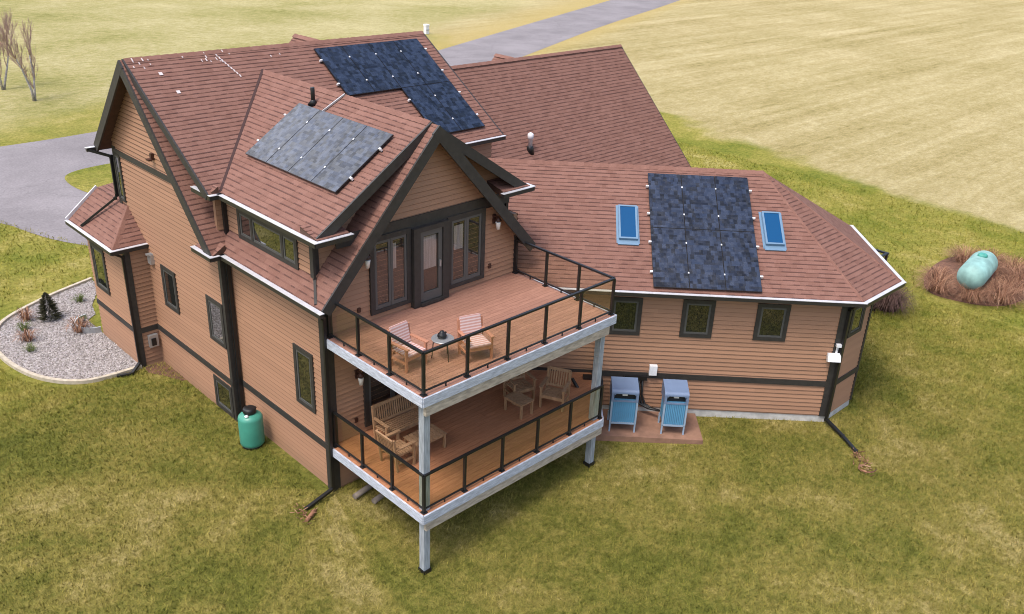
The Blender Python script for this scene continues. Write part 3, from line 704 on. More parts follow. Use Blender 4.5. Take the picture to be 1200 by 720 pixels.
# soffit boards under wing eave
bm = BM(); pts = [wp(1.0, -r_+.02, WE-.12), wp(s1_, -r_+.02, WE-.12), wp(s1_+l1_*k2-.02, -r_+l1_*k2, WE-.12), wp(s1_+l1_*k2-.3, -3.0, WE-.12), wp(sw, -rw+.05, WE-.12), wp(1.0, -rw+.05, WE-.12)]
bm.faces.new([bm.verts.new(p) for p in pts]); obj('soffit', bm, 'soffit', wing)

# ---- windows
def window(O, u, nrm, w, h, cols=(), tr=.11, sash=.055, label=None, curtain=0, glass='win_glass', name='window', sill=True):
    """O: lower left corner of the outer trim on the wall surface"""
    O, u, nrm = V(O), V(u).normalized(), V(nrm).normalized(); Z_ = V((0, 0, 1))
    def rect(bm, a0, a1, b0, b1, d0, d1, mi=0):
        hexa(bm, [O+u*x+Z_*z+nrm*d for d in (d0, d1) for x, z in ((a0, b0), (a1, b0), (a1, b1), (a0, b1))], mi)
    def frame(bm, a0, a1, b0, b1, t, d0, d1):
        rect(bm, a0, a1, b1-t, b1, d0, d1); rect(bm, a0, a1, b0, b0+t, d0, d1)
        rect(bm, a0, a0+t, b0+t, b1-t, d0, d1); rect(bm, a1-t, a1, b0+t, b1-t, d0, d1)
    bm = BM(); frame(bm, 0, w, 0, h, tr, .0, .05)
    xs = [0]+[c*w for c in cols]+[w]
    for c in cols: rect(bm, c*w-tr*.4, c*w+tr*.4, tr, h-tr, 0, .048)
    wo = obj(name, bm, 'trim', house, label)
    for i in range(len(xs)-1):
        a0 = xs[i]+(tr if i == 0 else tr*.4); a1 = xs[i+1]-(tr if i == len(xs)-2 else tr*.4)
        bm = BM(); frame(bm, a0, a1, tr, h-tr, sash, .0, .036); obj('sash', bm, 'sash', wo)
        bm = BM(); rect(bm, a0+sash, a1-sash, tr+sash, h-tr-sash, 0, .024); obj('pane', bm, glass, wo)
    return wo
# west wall
window((J, 8.16, 2.27), -EY, -EX, .90, 1.31)
window((J, 5.40, 2.25), -EY, -EX, .90, 1.33)
window((J, 5.50, .05), -EY, -EX, 1.02, 1.0, label='low basement window')
window((J, 10.46, 4.95), -EY, -EX, .42, 1.45, tr=.07, label='narrow upper window at the back corner')
window((0, 1.40, 1.97), -EY, -EX, .85, 1.64, label='tall window nearest the deck')
window((DW, 3.82, 5.62), -EY, -EX, 2.75, .80, cols=(.25, .76), label='wide three pane window under the upper eave')
window((BXW, 11.72, 1.85), -EY, -EX, 1.0, 1.52, label='tall window of the west bay')
# wing
def wwin(s, w, z0, h, **k): window(wp(s, -rw, z0), WU, WN, w, h, **k)
wwin(3.25, .90, 2.58, 1.16); wwin(5.27, .90, 2.60, 1.16); wwin(7.34, .91, 2.61, 1.14)
window(K1+u2*.22+V((0, 0, 2.72)), u2, n2, .80, .98, label='small window in the end facet')

# ---- gable doors on the upper deck
def glazed(O, w, h, panes, door=None, label=None, name='window'):
    """trim frame with interior box, blinds and glass; front faces -y"""
    x0, z0 = O; bm = BM()
    def R(bm, a0, a1, b0, b1, y0, y1): box(bm, (x0+a0, y0, z0+b0), (x0+a1, y1, z0+b1))
    t = .13
    R(bm, 0, w, h-t, h, -.07, 0); R(bm, 0, w, 0, t*.8, -.07, 0); R(bm, 0, t, t*.8, h-t, -.07, 0); R(bm, w-t, w, t*.8, h-t, -.07, 0)
    fo = obj(name, bm, 'trim', house, label)
    n_ = panes; iw = (w-2*t)/n_
    for i in range(n_):
        a0, a1 = t+i*iw+.004, t+(i+1)*iw-.004; b0, b1 = t*.8+.003, h-t-.003; s = .065
        bm = BM(); R(bm, a0, a1, b1-s, b1, -.055, -.004); R(bm, a0, a1, b0, b0+s*1.5, -.055, -.004); R(bm, a0, a0+s, b0+s*1.5, b1-s, -.055, -.004); R(bm, a1-s, a1, b0+s*1.5, b1-s, -.055, -.004)
        obj('sash', bm, 'sash', fo)
        bm = BM(); R(bm, a0+s, a1-s, b0+s*1.5, b1-s, -.040, -.034); obj('pane', bm, 'door_glass', fo)
        bm = BM(); R(bm, a0+s*.5, a1-s*.5, b0+s, b1-s*.5, -.022, -.003); obj('interior_shade', bm, 'interior', fo)
    return fo
ZD = 4.31
glazed((1.28, ZD+.17), 1.22, 1.97, 2, label='left glazed pair beside the deck door')
glazed((3.66, ZD+.17), 1.28, 1.97, 2, label='right glazed pair beside the deck door')
d = BM(); box(d, (2.52, -.16, ZD+.02), (2.72, 0, ZD+2.1)); box(d, (3.44, -.16, ZD+.02), (3.64, 0, ZD+2.1)); box(d, (2.72, -.16, ZD+1.98), (3.44, 0, ZD+2.1)); box(d, (2.72, -.2, ZD+.02), (3.44, 0, ZD+.10))
door = obj('door', d, 'trim', house, 'glazed deck door standing proud of the wall')
d = BM(); box(d, (2.73, -.12, ZD+.11), (2.84, -.03, ZD+1.97)); box(d, (3.32, -.12, ZD+.11), (3.43, -.03, ZD+1.97)); box(d, (2.84, -.12, ZD+1.84), (3.32, -.03, ZD+1.97)); box(d, (2.84, -.12, ZD+.11), (3.32, -.03, ZD+.34)); obj('door_leaf', d, 'sash', door)
d = BM(); box(d, (2.84, -.09, ZD+.34), (3.32, -.085, ZD+1.84)); obj('pane', d, 'door_glass', door)
d = BM(); box(d, (2.86, -.05, ZD+.36), (3.30, -.02, ZD+1.82)); obj('interior_shade', d, 'interior', door)
d = BM(); box(d, (2.88, -.075, ZD+.95), (3.28, -.06, ZD+1.80)); obj('door_blind', d, 'curtain', door)
d = BM(); box(d, (3.335, -.17, ZD+.95), (3.365, -.13, ZD+1.12)); obj('handle', d, 'cable', door)
# blinds inside the side panes
for x, w_ in ((3.90, .30), (1.95, .12)):
    d = BM(); box(d, (x, -.031, ZD+1.2), (x+w_, -.025, ZD+1.85)); obj('window_blind', d, 'curtain', house)
# lower patio door
glazed((1.0, 1.45), 1.75, 2.05, 2, label='sliding patio door behind the lower deck')
glazed((3.3, 1.45), 1.75, 2.05, 2, label='second patio door at the shaded back of the lower deck')

# ---- lanterns, outlets, boxes
def lantern(x, z, y=0):
    bm = BM(); box(bm, (x-.05, y-.05, z-.02), (x+.05, y, z+.22)); beam(bm, (x, y-.03, z+.18), (x, y-.20, z+.20), .03, .03)
    lathe(bm, [(.02, .14), (.095, .045), (.085, .03), (.02, .028)], 8, Matrix.Translation((x, y-.19, z+.06)))
    o = obj('wall_lantern', bm, 'lamp_metal', house)
    bm = BM(); lathe(bm, [(.045, 0), (.075, .19), (.072, .20)], 8, Matrix.Translation((x, y-.19, z-.14))); obj('lamp_glass', bm, 'lamp_glass', o)
lantern(1.12, 5.95); lantern(5.28, 5.95); lantern(.82, 2.95)
for x, z in ((.95, 4.72), (5.17, 4.75), (.75, 1.75)):
    bm = BM(); box(bm, (x-.04, -.05, z-.06), (x+.04, 0, z+.06)); obj('outlet_cover', bm, 'lamp_metal', house)
bm = BM(); box(bm, (-.62, BYW-.13, .62), (-.34, BYW-.005, 1.02)); o = obj('meter_box', bm, 'cable', house)
bm = BM(); box(bm, (-.56, BYW-.16, .68), (-.42, BYW-.131, .92)); obj('meter_cover', bm, 'black', o)
bm = BM(); box(bm, (-.36, 8.60, 3.42), (J-.0, 8.82, 3.72)); box(bm, (-.42, 8.63, 3.70), (J, 8.79, 3.74)); obj('utility_box', bm, 'cable', house)
bm = BM(); box(bm, (J-.10, 7.62, 6.80), (J-.0, 7.72, 6.98)); box(bm, (J-.2, 7.58, 6.80), (J-.1, 7.76, 6.84)); obj('vent_cover', bm, 'lamp_metal', house)
# security light at the wing corner
cpt = K1-u1*.1+n1*.06
bm = BM(); T = Matrix.Translation(cpt+V((0, 0, 2.16))) @ Matrix.Rotation(ph, 4, 'Z')
box(bm, (-.24, -.12, -.10), (.12, .02, .16), 0, T @ Matrix.Rotation(math.radians(-25), 4, 'X')); obj('security_box', bm, 'white', house)
bm = BM(); beam(bm, cpt+V((0, 0, 2.3)), cpt+V((0, 0, 2.62)), .05, .05); box(bm, (-.07, -.10, .40), (.07, .0, .48), 0, T); obj('bracket', bm, 'white', house)

# ---- downspouts
def spout(segs, mat='black', w=.085):
    bm = BM()
    for a, b_ in zip(segs, segs[1:]): beam(bm, a, b_, w, w*.8, up=(0, 0, 1) if abs((V(b_)-V(a)).normalized().z) < .95 else (0, 1, 0))
    for p in segs[1:-1]:
        p = V(p); box(bm, p-V((w/2, w*.45, w/2)), p+V((w/2, w*.45, w/2)))
    return obj('downspout', bm, mat, house)
spout([(XL-.07, -.2, ZE-.1), (-.07, -.10, ZE-.35), (-.07, -.10, .12), (-.95, -.2, -.02)])
spout([(XL-.05, 3.95, ZE-.1), (-.10, Y1-.12, ZE-.3), (-.10, Y1-.12, .05)], w=.10)
spout([(XU-.04, YU-.03, ZU-.1), (.03, Y1+.02, ZU-.28), (.03, Y1+.02, 5.55)], w=.10)
spout([(XU-.04, YU0-.1, ZU-.1), (.04, .36, ZU-.28), (.04, .36, 5.62), (XL+.03, -.12, ZE+.06)], 'trim', .06)
spout([(XG-.2, 10.85, 6.45), (J-.07, 10.58, 6.25), (J-.07, 10.58, 5.05), (J-.12, 10.62, 4.95), (BX0+.03, 11.35, BZ+.08)])
spout([(BX0-.02, BY0+.05, BZ-.1), (BXW-.07, BYW+.02, BZ-.3), (BXW-.07, BYW-.02, .2), (-1.35, 8.75, .06), (-1.75, 8.9, .05)], w=.08)
spout([(XUR, YU0+.1, ZU-.1), (Wd-DW+.06, .40, ZU-.25), (Wd-DW+.06, .40, 5.6)], w=.09)
kk = K1+n1*.075+u1*.02
spout([wp(s1_-.15, -r_-.03, WE-.1), kk+V((0, 0, WE-.4)), kk+V((0, 0, .15)), (12.2, -7.5, .06), (11.75, -8.15, .05)], w=.095)
bm = BM()
for _ in range(70):
    t = random.random(); p = V((11.8-.75*t+random.gauss(0, .10), -8.1-.75*t+random.gauss(0, .10), .02)); d_ = V((random.gauss(0, 1), random.gauss(0, 1), .25)).normalized()*random.uniform(.05, .16)
    tube(bm, [p, p+d_*.5, p+d_], .011, 4)
for k in range(6):
    a = k*.7; tube(bm, [(11.15+.22*math.cos(a+q*.5), -8.75+.22*math.sin(a+q*.5), .04+.02*k) for q in range(4)], .018, 5)
tag(obj('leaf_litter', bm, 'drygrass'), 'brown heap of dead leaves at the end of the right downspout', 'leaf litter')

# ---- vent pipes and skylights
bm = BM(); lathe(bm, [(.055, -.2), (.055, .42), (.05, .43)], 14, Matrix.Translation((2.62, 4.1, ZU+SU*(2.62-XU)))); lathe(bm, [(.15, -.02), (.06, .1), (.055, .11)], 14, Matrix.Translation((2.62, 4.1, ZU+SU*(2.62-XU)))); obj('vent_pipe', bm, 'black', up_cross)
vz = GZ-gs*(GY-6.31)
bm = BM(); lathe(bm, [(.08, .12), (.08, .42), (.11, .43), (.11, .60), (.04, .65)], 14, Matrix.Translation((13.09, 6.31, vz))); vp = obj('vent_pipe', bm, 'white', gar)
bm = BM(); lathe(bm, [(.17, -.15), (.12, .14), (.11, .15)], 14, Matrix.Translation((13.09, 6.31, vz))); obj('vent_flange', bm, 'black', vp)
gW = (WR-WE)/(r_-.955); tW = math.atan(gW)
def wing_T(s, d, off=0):
    """frame on the wing's front slope: x along the wing, y up the slope, z out"""
    z = WE+(d+r_)*gW
    n_ = V((WS, -WC, 0))*math.sin(tW)+V((0, 0, 1))*math.cos(tW); up = V((-WS, WC, 0))*math.cos(tW)+V((0, 0, 1))*math.sin(tW)
    m_ = Matrix((WU, up, n_)).transposed().to_4x4(); m_.translation = wp(s, d, z)+n_*off; return m_
def skylight(s, d, w, l):
    T = wing_T(s, d)
    bm = BM(); t = .05
    box(bm, (-.06, -.10, .0), (w+.06, l+.06, .022), 0, T); 
    box(bm, (0, 0, 0), (w, t, .13), 0, T); box(bm, (0, l-t, 0), (w, l, .13), 0, T); box(bm, (0, t, 0), (t, l-t, .13), 0, T); box(bm, (w-t, t, 0), (w, l-t, .13), 0, T)
    o = obj('skylight', bm, 'sky_frame', wing)
    bm = BM(); box(bm, (t, t, .02), (w-t, l-t, .115), 0, T); obj('pane', bm, 'sky_glass', o)
    bm = BM(); box(bm, (-.03, -.16, .015), (w+.03, -.0, .05), 0, T); obj('flashing', bm, 'sky_frame', o)
skylight(3.43, -3.42, .53, 1.22); skylight(7.56, -3.38, .53, 1.18)

# ------------------------------------------------------------------ solar arrays
def slope_T(P, u, up):
    u, up = V(u).normalized(), V(up).normalized(); m_ = Matrix((u, up, u.cross(up))).transposed().to_4x4(); m_.translation = V(P); return m_
def solar_array(label, T, cells, pw, pl, clips=True):
    root = empty('solar_array', label, 'solar panels', T.translation, 0, 'solar arrays on the roofs')
    inv = Matrix.Translation(-T.translation); T2 = inv @ T; g = .010
    pid = 0
    for (i, j) in cells:
        bm = BM(); x0, x1, y0, y1 = i*pw+g/2, (i+1)*pw-g/2, j*pl+g/2, (j+1)*pl-g/2
        box(bm, (x0, y0, .06), (x1, y1, .098), 1, T2)
        uvl = bm.loops.layers.uv.verify()
        q = [(x0+.010, y0+.010), (x1-.010, y0+.010), (x1-.010, y1-.010), (x0+.010, y1-.010)]
        f = bm.faces.new([bm.verts.new(T2 @ V((a, b_, .101))) for a, b_ in q])
        for l, (a, b_) in zip(f.loops, q): l[uvl].uv = (a+pid*.0, b_)
        pid += 1
        obj('solar_panel', bm, ['panel', 'panel_frame'], root)
    def cl(p0, p1):
        bm = BM(); box(bm, p0, p1, 0, T2); obj('mounting_clip', bm, 'clip', root)
    for (i, j) in cells:
        for fy in (.25, .75):
            y = (j+fy)*pl
            if (i+1, j) in cells: cl(((i+1)*pw-.018, y-.024, .095), ((i+1)*pw+.018, y+.024, .118))
            else: cl(((i+1)*pw-.008, y-.024, .04), ((i+1)*pw+.07, y+.024, .112))
            if (i-1, j) not in cells: cl((i*pw-.07, y-.024, .04), (i*pw+.008, y+.024, .112))
    bm = BM()
    js = sorted(set(j for i, j in cells))
    for j in js:
        ii = [i for i, jj in cells if jj == j]
        for fy in (.25, .75): box(bm, (min(ii)*pw-.05, (j+fy)*pl-.02, .005), ((max(ii)+1)*pw+.05, (j+fy)*pl+.02, .058), 0, T2)
    obj('mounting_rail', bm, 'panel_frame', root)
sC = math.sqrt(1+SU*SU)
solar_array('grey solar array on the front gable roof, the palest of the arrays', slope_T((.82, 4.46, ZU+SU*(.82-XU)), (0, -1, 0), (1, 0, SU)), [(i, 0) for i in range(4)], 1.0, 1.66*sC)
suM = (ZM-ZU)/(YM-YU); sM = math.sqrt(1+suM*suM)
solar_array('navy L shaped solar array reaching the main ridge', slope_T((5.05, 4.42, ZU+suM*(4.42-YU)), (1, 0, 0), (0, 1, suM)), [(0, 1), (1, 1), (2, 1), (3, 1), (2, 0), (3, 0)], .985, 1.70*sM)
solar_array('navy rectangular solar array between the two blue skylights', wing_T(4.33, -4.79), [(i, j) for i in range(3) for j in range(2)], .985, 1.765*math.sqrt(1+gW*gW))

# ------------------------------------------------------------------ deck
deck = empty('deck', 'two storey timber deck with bronze glass railings on the gable front', 'deck')
D = 3.58; Z1 = 1.30
def boards(poly, z, name, label):
    bm = BM(); y = max(p[1] for p in poly); y0 = min(p[1] for p in poly); bw = .142
    while y > y0:
        q = clip(clip(poly, 0, 1, y), 0, -1, -(y-bw+.006)); y -= bw
        q = [p for i, p in enumerate(q) if (abs(p[0]-q[i-1][0])+abs(p[1]-q[i-1][1])) > 1e-5]
        if len(q) < 3: continue
        xs = sorted(p[0] for p in q); cut = random.uniform(.3, .7)*(xs[-1]-xs[0])+xs[0]
        for part in (clip(q, 1, 0, cut-.002), clip(q, -1, 0, -(cut+.002))):
            if len(part) < 3: continue
            va = [bm.verts.new((p[0], p[1], z)) for p in part]; vb = [bm.verts.new((p[0], p[1], z-.03)) for p in part]
            f = bm.faces.new(va); 
            if f.normal.z < 0: pass
            bm.faces.new(vb[::-1])
            for i in range(len(va)): bm.faces.new((va[i], vb[i], vb[(i+1) % len(va)], va[(i+1) % len(va)]))
    bmesh.ops.recalc_face_normals(bm, faces=bm.faces)
    o = obj(name, bm, 'deck' if z > 3 else 'deck_low', deck, label)
    bm = BM(); va = [bm.verts.new((p[0], p[1], z-.034)) for p in poly]; vb = [bm.verts.new((p[0], p[1], z-.10)) for p in poly]
    bm.faces.new(va); bm.faces.new(vb[::-1])
    for i in range(len(va)): bm.faces.new((va[i], vb[i], vb[(i+1) % len(va)], va[(i+1) % len(va)]))
    bmesh.ops.recalc_face_normals(bm, faces=bm.faces)
    obj('bounce_sheet', bm, 'beam', o)  # added sheet: stops light through the board gaps, pale to bounce light below
UP = [(0, -D), (Wd, -D), (Wd, -.005), (0, -.005)]
LOW = [(0, -D), (6.05, -D), (7.83, -1.80), (6.2, -.09), (6.15, -.005), (0, -.005)]
boards([(x, y) for x, y in UP], ZD, 'upper_floor', None)
boards(LOW, Z1, 'lower_floor', None)
def rim(pts, z, h=.22, t=.045, name='fascia_board', mat='fascia', inset=0.):
    bm = BM()
    for a, b_ in zip(pts, pts[1:]):
        a, b_ = V((*a, z)), V((*b_, z)); d_ = (b_-a).normalized(); n_ = V((d_.y, -d_.x, 0))
        beam(bm, a+n_*(t/2-inset)-d_*t*.5, b_+n_*(t/2-inset)+d_*t*.5, t, h, drop=h/2)
    return obj(name, bm, mat, deck)
rim([(0, -.02), (0, -D), (Wd, -D), (Wd, -.72)], ZD-.004); rim([(0, -.02), (0, -D), (6.05, -D), (7.83, -1.80)], Z1-.004)
rim([(.10, -D+.06), (Wd-.25, -D+.06)], ZD-.228, .24, .09, 'beam', 'beam'); rim([(.10, -D+.06), (6.0, -D+.06)], Z1-.228, .22, .09, 'beam', 'beam')
for x in [k*.42+.1 for k in range(15)]:
    bm = BM(); box(bm, (x, -D+.11, ZD-.30), (x+.045, -.05, ZD-.105)); obj('joist', bm, 'beam', deck)
def post(x, y, z0, z1):
    bm = BM(); box(bm, (x-.085, y-.085, z0+.12), (x+.085, y+.085, z1)); o = obj('post', bm, 'post', deck)
    bm = BM(); box(bm, (x-.11, y-.11, z0-.1), (x+.11, y+.11, z0+.14)); box(bm, (x-.13, y-.13, z0-.1), (x+.13, y+.13, z0+.02)); obj('post_boot', bm, 'boot', o)
post(.17, -D+.17, -.52, ZD-.10); post(5.88, -D+.17, -.2, ZD-.10)
def railing(pts, z, counts, label=None):
    root = empty('railing', None, None); root.parent = deck
    if label: root['label'] = label
    H = 1.0; done = []
    for (a, b_), n_ in zip(zip(pts, pts[1:]), counts):
        a, b_ = V((*a, z)), V((*b_, z)); d_ = (b_-a).normalized(); L_ = (b_-a).length
        for k in range(n_+1):
            p = a+d_*(L_*k/n_)
            if any((p-q).length < .05 for q in done): continue
            done.append(p); ang = Matrix.Translation(p) @ Matrix.Rotation(math.atan2(d_.y, d_.x), 4, 'Z')
            bm = BM(); box(bm, (-.03, -.03, 0), (.03, .03, H-.03), 0, ang); box(bm, (-.06, -.06, 0), (.06, .06, .025), 0, ang)
            obj('railing_post', bm, 'black', root)
        bm = BM(); beam(bm, a+V((0, 0, H-.012)), b_+V((0, 0, H-.012)), .065, .045); beam(bm, a+V((0, 0, .10)), b_+V((0, 0, .10)), .035, .03)
        for k in range(n_):
            p = a+d_*(L_*(k+.5)/n_); beam(bm, p+V((0, 0, .0)), p+V((0, 0, .10)), .025, .025)
        obj('handrail', bm, 'black', root)
        for k in range(n_):
            p0 = a+d_*(L_*k/n_+.045); p1 = a+d_*(L_*(k+1)/n_-.045); bm = BM()
            beam(bm, p0+V((0, 0, .54)), p1+V((0, 0, .54)), .008, .82); obj('glass_panel', bm, 'rail_glass', root)
    return root
i_ = .07
railing([(i_, -.09), (i_, -D+i_), (Wd-i_, -D+i_), (Wd-i_, -.09)], ZD, (3, 5, 3), 'upper bronze glass railing')
railing([(i_, -.09), (i_, -D+i_), (6.02, -D+i_), (7.72, -1.84)], Z1, (3, 5, 2), 'lower bronze glass railing')

# ------------------------------------------------------------------ furniture
def chair(label, loc, rz, wood='teak', cushion=False, w=.62, group=None):
    """front faces -y"""
    t = empty('garden_chair', label, 'chair', loc, rz, group); h = w/2
    for sx in (-1, 1):
        bm = BM(); box(bm, (sx*h-.028, -.30, 0), (sx*h+.028, -.245, .62)); obj('leg', bm, wood, t)
        bm = BM(); beam(bm, (sx*h, .22, 0), (sx*h, .32, .92), .055, .05, up=(0, 1, 0)); obj('leg', bm, wood, t)
        bm = BM(); box(bm, (sx*h-.045, -.34, .62), (sx*h+.045, .27, .65)); obj('armrest', bm, wood, t)
        bm = BM(); box(bm, (sx*h-.02, -.25, .20), (sx*h+.02, .22, .25)); obj('side_rail', bm, wood, t)
    bm = BM()
    for k in range(7): box(bm, (-h+.02, -.31+k*.077, .38), (h-.02, -.31+k*.077+.06, .405))
    box(bm, (-h, -.31, .31), (h, -.275, .38)); box(bm, (-h, .18, .31), (h, .215, .38)); obj('seat', bm, wood, t)
    bm = BM()
    T = Matrix.Translation((0, .235, .40)) @ Matrix.Rotation(math.radians(-14), 4, 'X')
    box(bm, (-h, -.02, .47), (h, .02, .55), 0, T); box(bm, (-h, -.02, .03), (h, .02, .09), 0, T)
    for k in range(9): x = -h+.04+k*(w-.08)/8; box(bm, (x-.018, -.01, .09), (x+.018, .01, .47), 0, T)
    obj('backrest', bm, wood, t)
    if cushion:
        bm = BM(); uvl = bm.loops.layers.uv.verify()
        box(bm, (-h+.03, -.33, .408), (h-.03, .20, .47)); box(bm, (-h+.03, -.085, .06), (h-.03, -.022, .60), 0, T)
        for f in bm.faces:
            for l in f.loops: c = l.vert.co; l[uvl].uv = (c.x, c.y*1.0+c.z)
        bmesh.ops.bevel(bm, geom=list(bm.edges), offset=.015, segments=2, affect='EDGES')
        obj('cushion', bm, 'stripe', t)
    return t
def table(label, loc, rz, w, d_, h=.42):
    t = empty('coffee_table', label, 'table', loc, rz, 'wooden coffee tables on the lower deck')
    bm = BM(); n_ = 7
    for k in range(n_): box(bm, (-w/2+k*w/n_+.006, -d_/2, h-.03), (-w/2+(k+1)*w/n_-.006, d_/2, h))
    box(bm, (-w/2+.02, -d_/2+.03, h-.09), (w/2-.02, -d_/2+.06, h-.031)); box(bm, (-w/2+.02, d_/2-.06, h-.09), (w/2-.02, d_/2-.03, h-.031)); obj('tabletop', bm, 'teak', t)
    for sx in (-1, 1):
        for sy in (-1, 1):
            bm = BM(); x, y = sx*(w/2-.045), sy*(d_/2-.045); box(bm, (x-.028, y-.028, 0), (x+.028, y+.028, h-.031)); obj('leg', bm, 'teak', t)
chair('wooden armchair with striped cushion, nearer the upper deck corner', (.66, -2.25, ZD), 0.08, 'teak_pink', True).scale = (.92, .95, .88)
chair('wooden armchair with striped cushion, right of the small round table', (2.05, -2.90, ZD), -.30, 'teak_pink', True).scale = (.92, .95, .88)
t = empty('side_table', 'small round dark side table between the striped armchairs', 'table', (1.42, -2.52, ZD))
bm = BM(); lathe(bm, [(.25, .47), (.255, .485), (.25, .50)], 28); obj('tabletop', bm, 'cable', t)
for k in range(3):
    a = k*2.094+.4; bm = BM(); tube(bm, [(.20*math.cos(a), .20*math.sin(a), .47), (.24*math.cos(a), .24*math.sin(a), 0)], .012, 6); obj('leg', bm, 'black', t)
bm = BM(); lathe(bm, [(.09, 0), (.11, .05), (.09, .10), (.055, .13), (.05, .16), (.02, .17)], 16); beam(bm, (-.12, 0, .07), (.12, 0, .10), .03, .03)
o = obj('lantern_pot', bm, 'black'); o.location = (1.42, -2.50, ZD+.501); tag(o, 'black pot standing on the small round table', 'pot')
# bench
t = empty('bench', 'slatted wooden bench with its back to the lower patio door', 'bench', (1.62, -.72, Z1)); w = 1.30; h = w/2
for sx in (-1, 1):
    bm = BM(); box(bm, (sx*h-.03, -.30, 0), (sx*h+.03, -.24, .62)); obj('leg', bm, 'teak', t)
    bm = BM(); beam(bm, (sx*h, .20, 0), (sx*h, .30, .95), .06, .055, up=(0, 1, 0)); obj('leg', bm, 'teak', t)
    bm = BM(); box(bm, (sx*h-.04, -.34, .62), (sx*h+.04, .26, .65)); obj('armrest', bm, 'teak', t)
bm = BM()
for k in range(7): box(bm, (-h, -.31+k*.077, .39), (h, -.31+k*.077+.058, .415))
box(bm, (-h, -.30, .31), (h, -.26, .39)); obj('seat', bm, 'teak', t)
bm = BM(); T = Matrix.Translation((0, .225, .42)) @ Matrix.Rotation(math.radians(-8), 4, 'X')
box(bm, (-h, -.02, .47), (h, .025, .54), 0, T); box(bm, (-h, -.02, .03), (h, .025, .09), 0, T)
for k in range(19): x = -h+.06+k*(w-.12)/18; box(bm, (x-.018, -.008, .09), (x+.018, .012, .47), 0, T)
obj('backrest', bm, 'teak', t)
chair('wooden armchair close to the lower left railing, facing the coffee table', (.78, -1.62, Z1), PI/2, group='slatted armchairs on the lower deck')
chair('wooden slatted armchair at the right end of the lower deck', (5.62, -2.25, Z1), -PI/2+.45, group='slatted armchairs on the lower deck')
chair('wooden slatted armchair half hidden by the upper deck, behind the right coffee table', (5.15, -1.35, Z1), -.25, group='slatted armchairs on the lower deck')
table('slatted coffee table in front of the bench', (1.65, -1.62, Z1), 0, .92, .56)
table('slatted coffee table between the two right hand armchairs', (4.62, -1.88, Z1), PI/2, .68, .48)

# ------------------------------------------------------------------ yard things by the house
# equipment pad and the two cabinets
bm = BM(); a, b_ = wp(2.7, -4.45), wp(6.05, -4.45); out = WN*1.42
p = [a, b_, b_+out, a+out]
hexa(bm, [q+V((0, 0, -.1)) for q in p][::-1]+[q+V((0, 0, .09)) for q in p][::-1])
bmesh.ops.recalc_face_normals(bm, faces=bm.faces)
tag(obj('equipment_pad', bm, 'pad'), 'brown concrete pad under the two blue cabinets', 'pad')
def cabinet(label, P, w=.70, d_=.62, h=1.40):
    t = empty('equipment_cabinet', label, 'cabinet', P, ph, 'blue cabinets beside the deck')
    x = w/2; leg = .30; zs0, zs1 = h-.37, h-.155
    for sx in (-1, 1):
        for y in (0, d_-.04):
            bm = BM(); box(bm, (sx*x-.022, y, 0), (sx*x+.022, y+.04, leg+.02)); obj('leg', bm, 'blueframe', t)
    bm = BM(); box(bm, (-x+.03, .022, leg), (x-.03, d_-.01, zs0))
    n_ = 11
    for k in range(n_):
        xx = -x+.04+(k+.5)*(w-.08)/n_; box(bm, (xx-.018, -.006, leg+.03), (xx+.018, .021, zs0-.03))
        yy = .05+(k+.5)*(d_-.1)/n_
        for sx in (-1, 1): box(bm, (min(sx*x, sx*(x-.029)), yy-.017, leg+.03), (max(sx*x, sx*(x-.029)), yy+.017, zs0-.03))
    obj('slatted_body', bm, 'blue', t)
    bm = BM()
    for sx in (-1, 1): box(bm, (sx*x-.026, -.015, leg), (sx*x+.026, .03, zs0))
    box(bm, (-x+.026, -.014, leg-.03), (x-.026, .03, leg+.025)); obj('frame', bm, 'blueframe', t)
    # hood: rounded front shoulder, sides, and a letterbox opening in its face
    bm = BM(); prof = [(-.02, zs1-.001)]
    for k in range(9):
        a = k/8*PI/2; prof.append((.10-.12*math.cos(a), zs1+.015+.10*math.sin(a)))
    prof += [(d_-.05, h+.06), (d_, h+.02), (d_, zs0-.04), (d_-.03, zs0-.04), (d_-.03, zs1-.001)]
    va = [bm.verts.new((-x-.025, y, z)) for y, z in prof]; vb = [bm.verts.new((x+.025, y, z)) for y, z in prof]
    for k in range(len(prof)): bm.faces.new((va[k], vb[k], vb[(k+1) % len(prof)], va[(k+1) % len(prof)]))
    bm.faces.new(va[::-1]); bm.faces.new(vb)
    for sx in (-1, 1):
        box(bm, (min(sx*(x+.025), sx*(x-.045)), -.02, zs0-.04), (max(sx*(x+.025), sx*(x-.045)), d_-.031, zs1-.002))
        # rounded corners of the opening
        for zc, e in ((zs0+.001, 1), (zs1-.003, -1)):
            p = [(sx*(x-.046), zc), (sx*(x-.10), zc), (sx*(x-.058), zc+e*.045)]
            f = bm.faces.new([bm.verts.new((px, -.0185, pz)) for px, pz in p])
    box(bm, (-x+.044, -.019, zs0-.04), (x-.044, .03, zs0))
    bmesh.ops.recalc_face_normals(bm, faces=bm.faces); obj('lid', bm, 'lid', t)
    bm = BM(); box(bm, (-x+.046, .10, zs0), (x-.046, .13, zs1-.004)); obj('dark_slot', bm, 'black', t)
    bm = BM(); box(bm, (-.07, .05, zs1-.09), (.07, .098, zs1-.03)); obj('latch', bm, 'clip', t)
    return t
c0 = (V((7.26, -2.93, .09))+V((7.71, -3.49, .09)))/2; c1 = (V((8.27, -4.03, .09))+V((8.68, -4.44, .09)))/2
cabinet('pale blue slatted cabinet with curved lid, beside the deck post', c0)
cabinet('pale blue slatted cabinet with curved lid, farther from the deck', c1, .62)
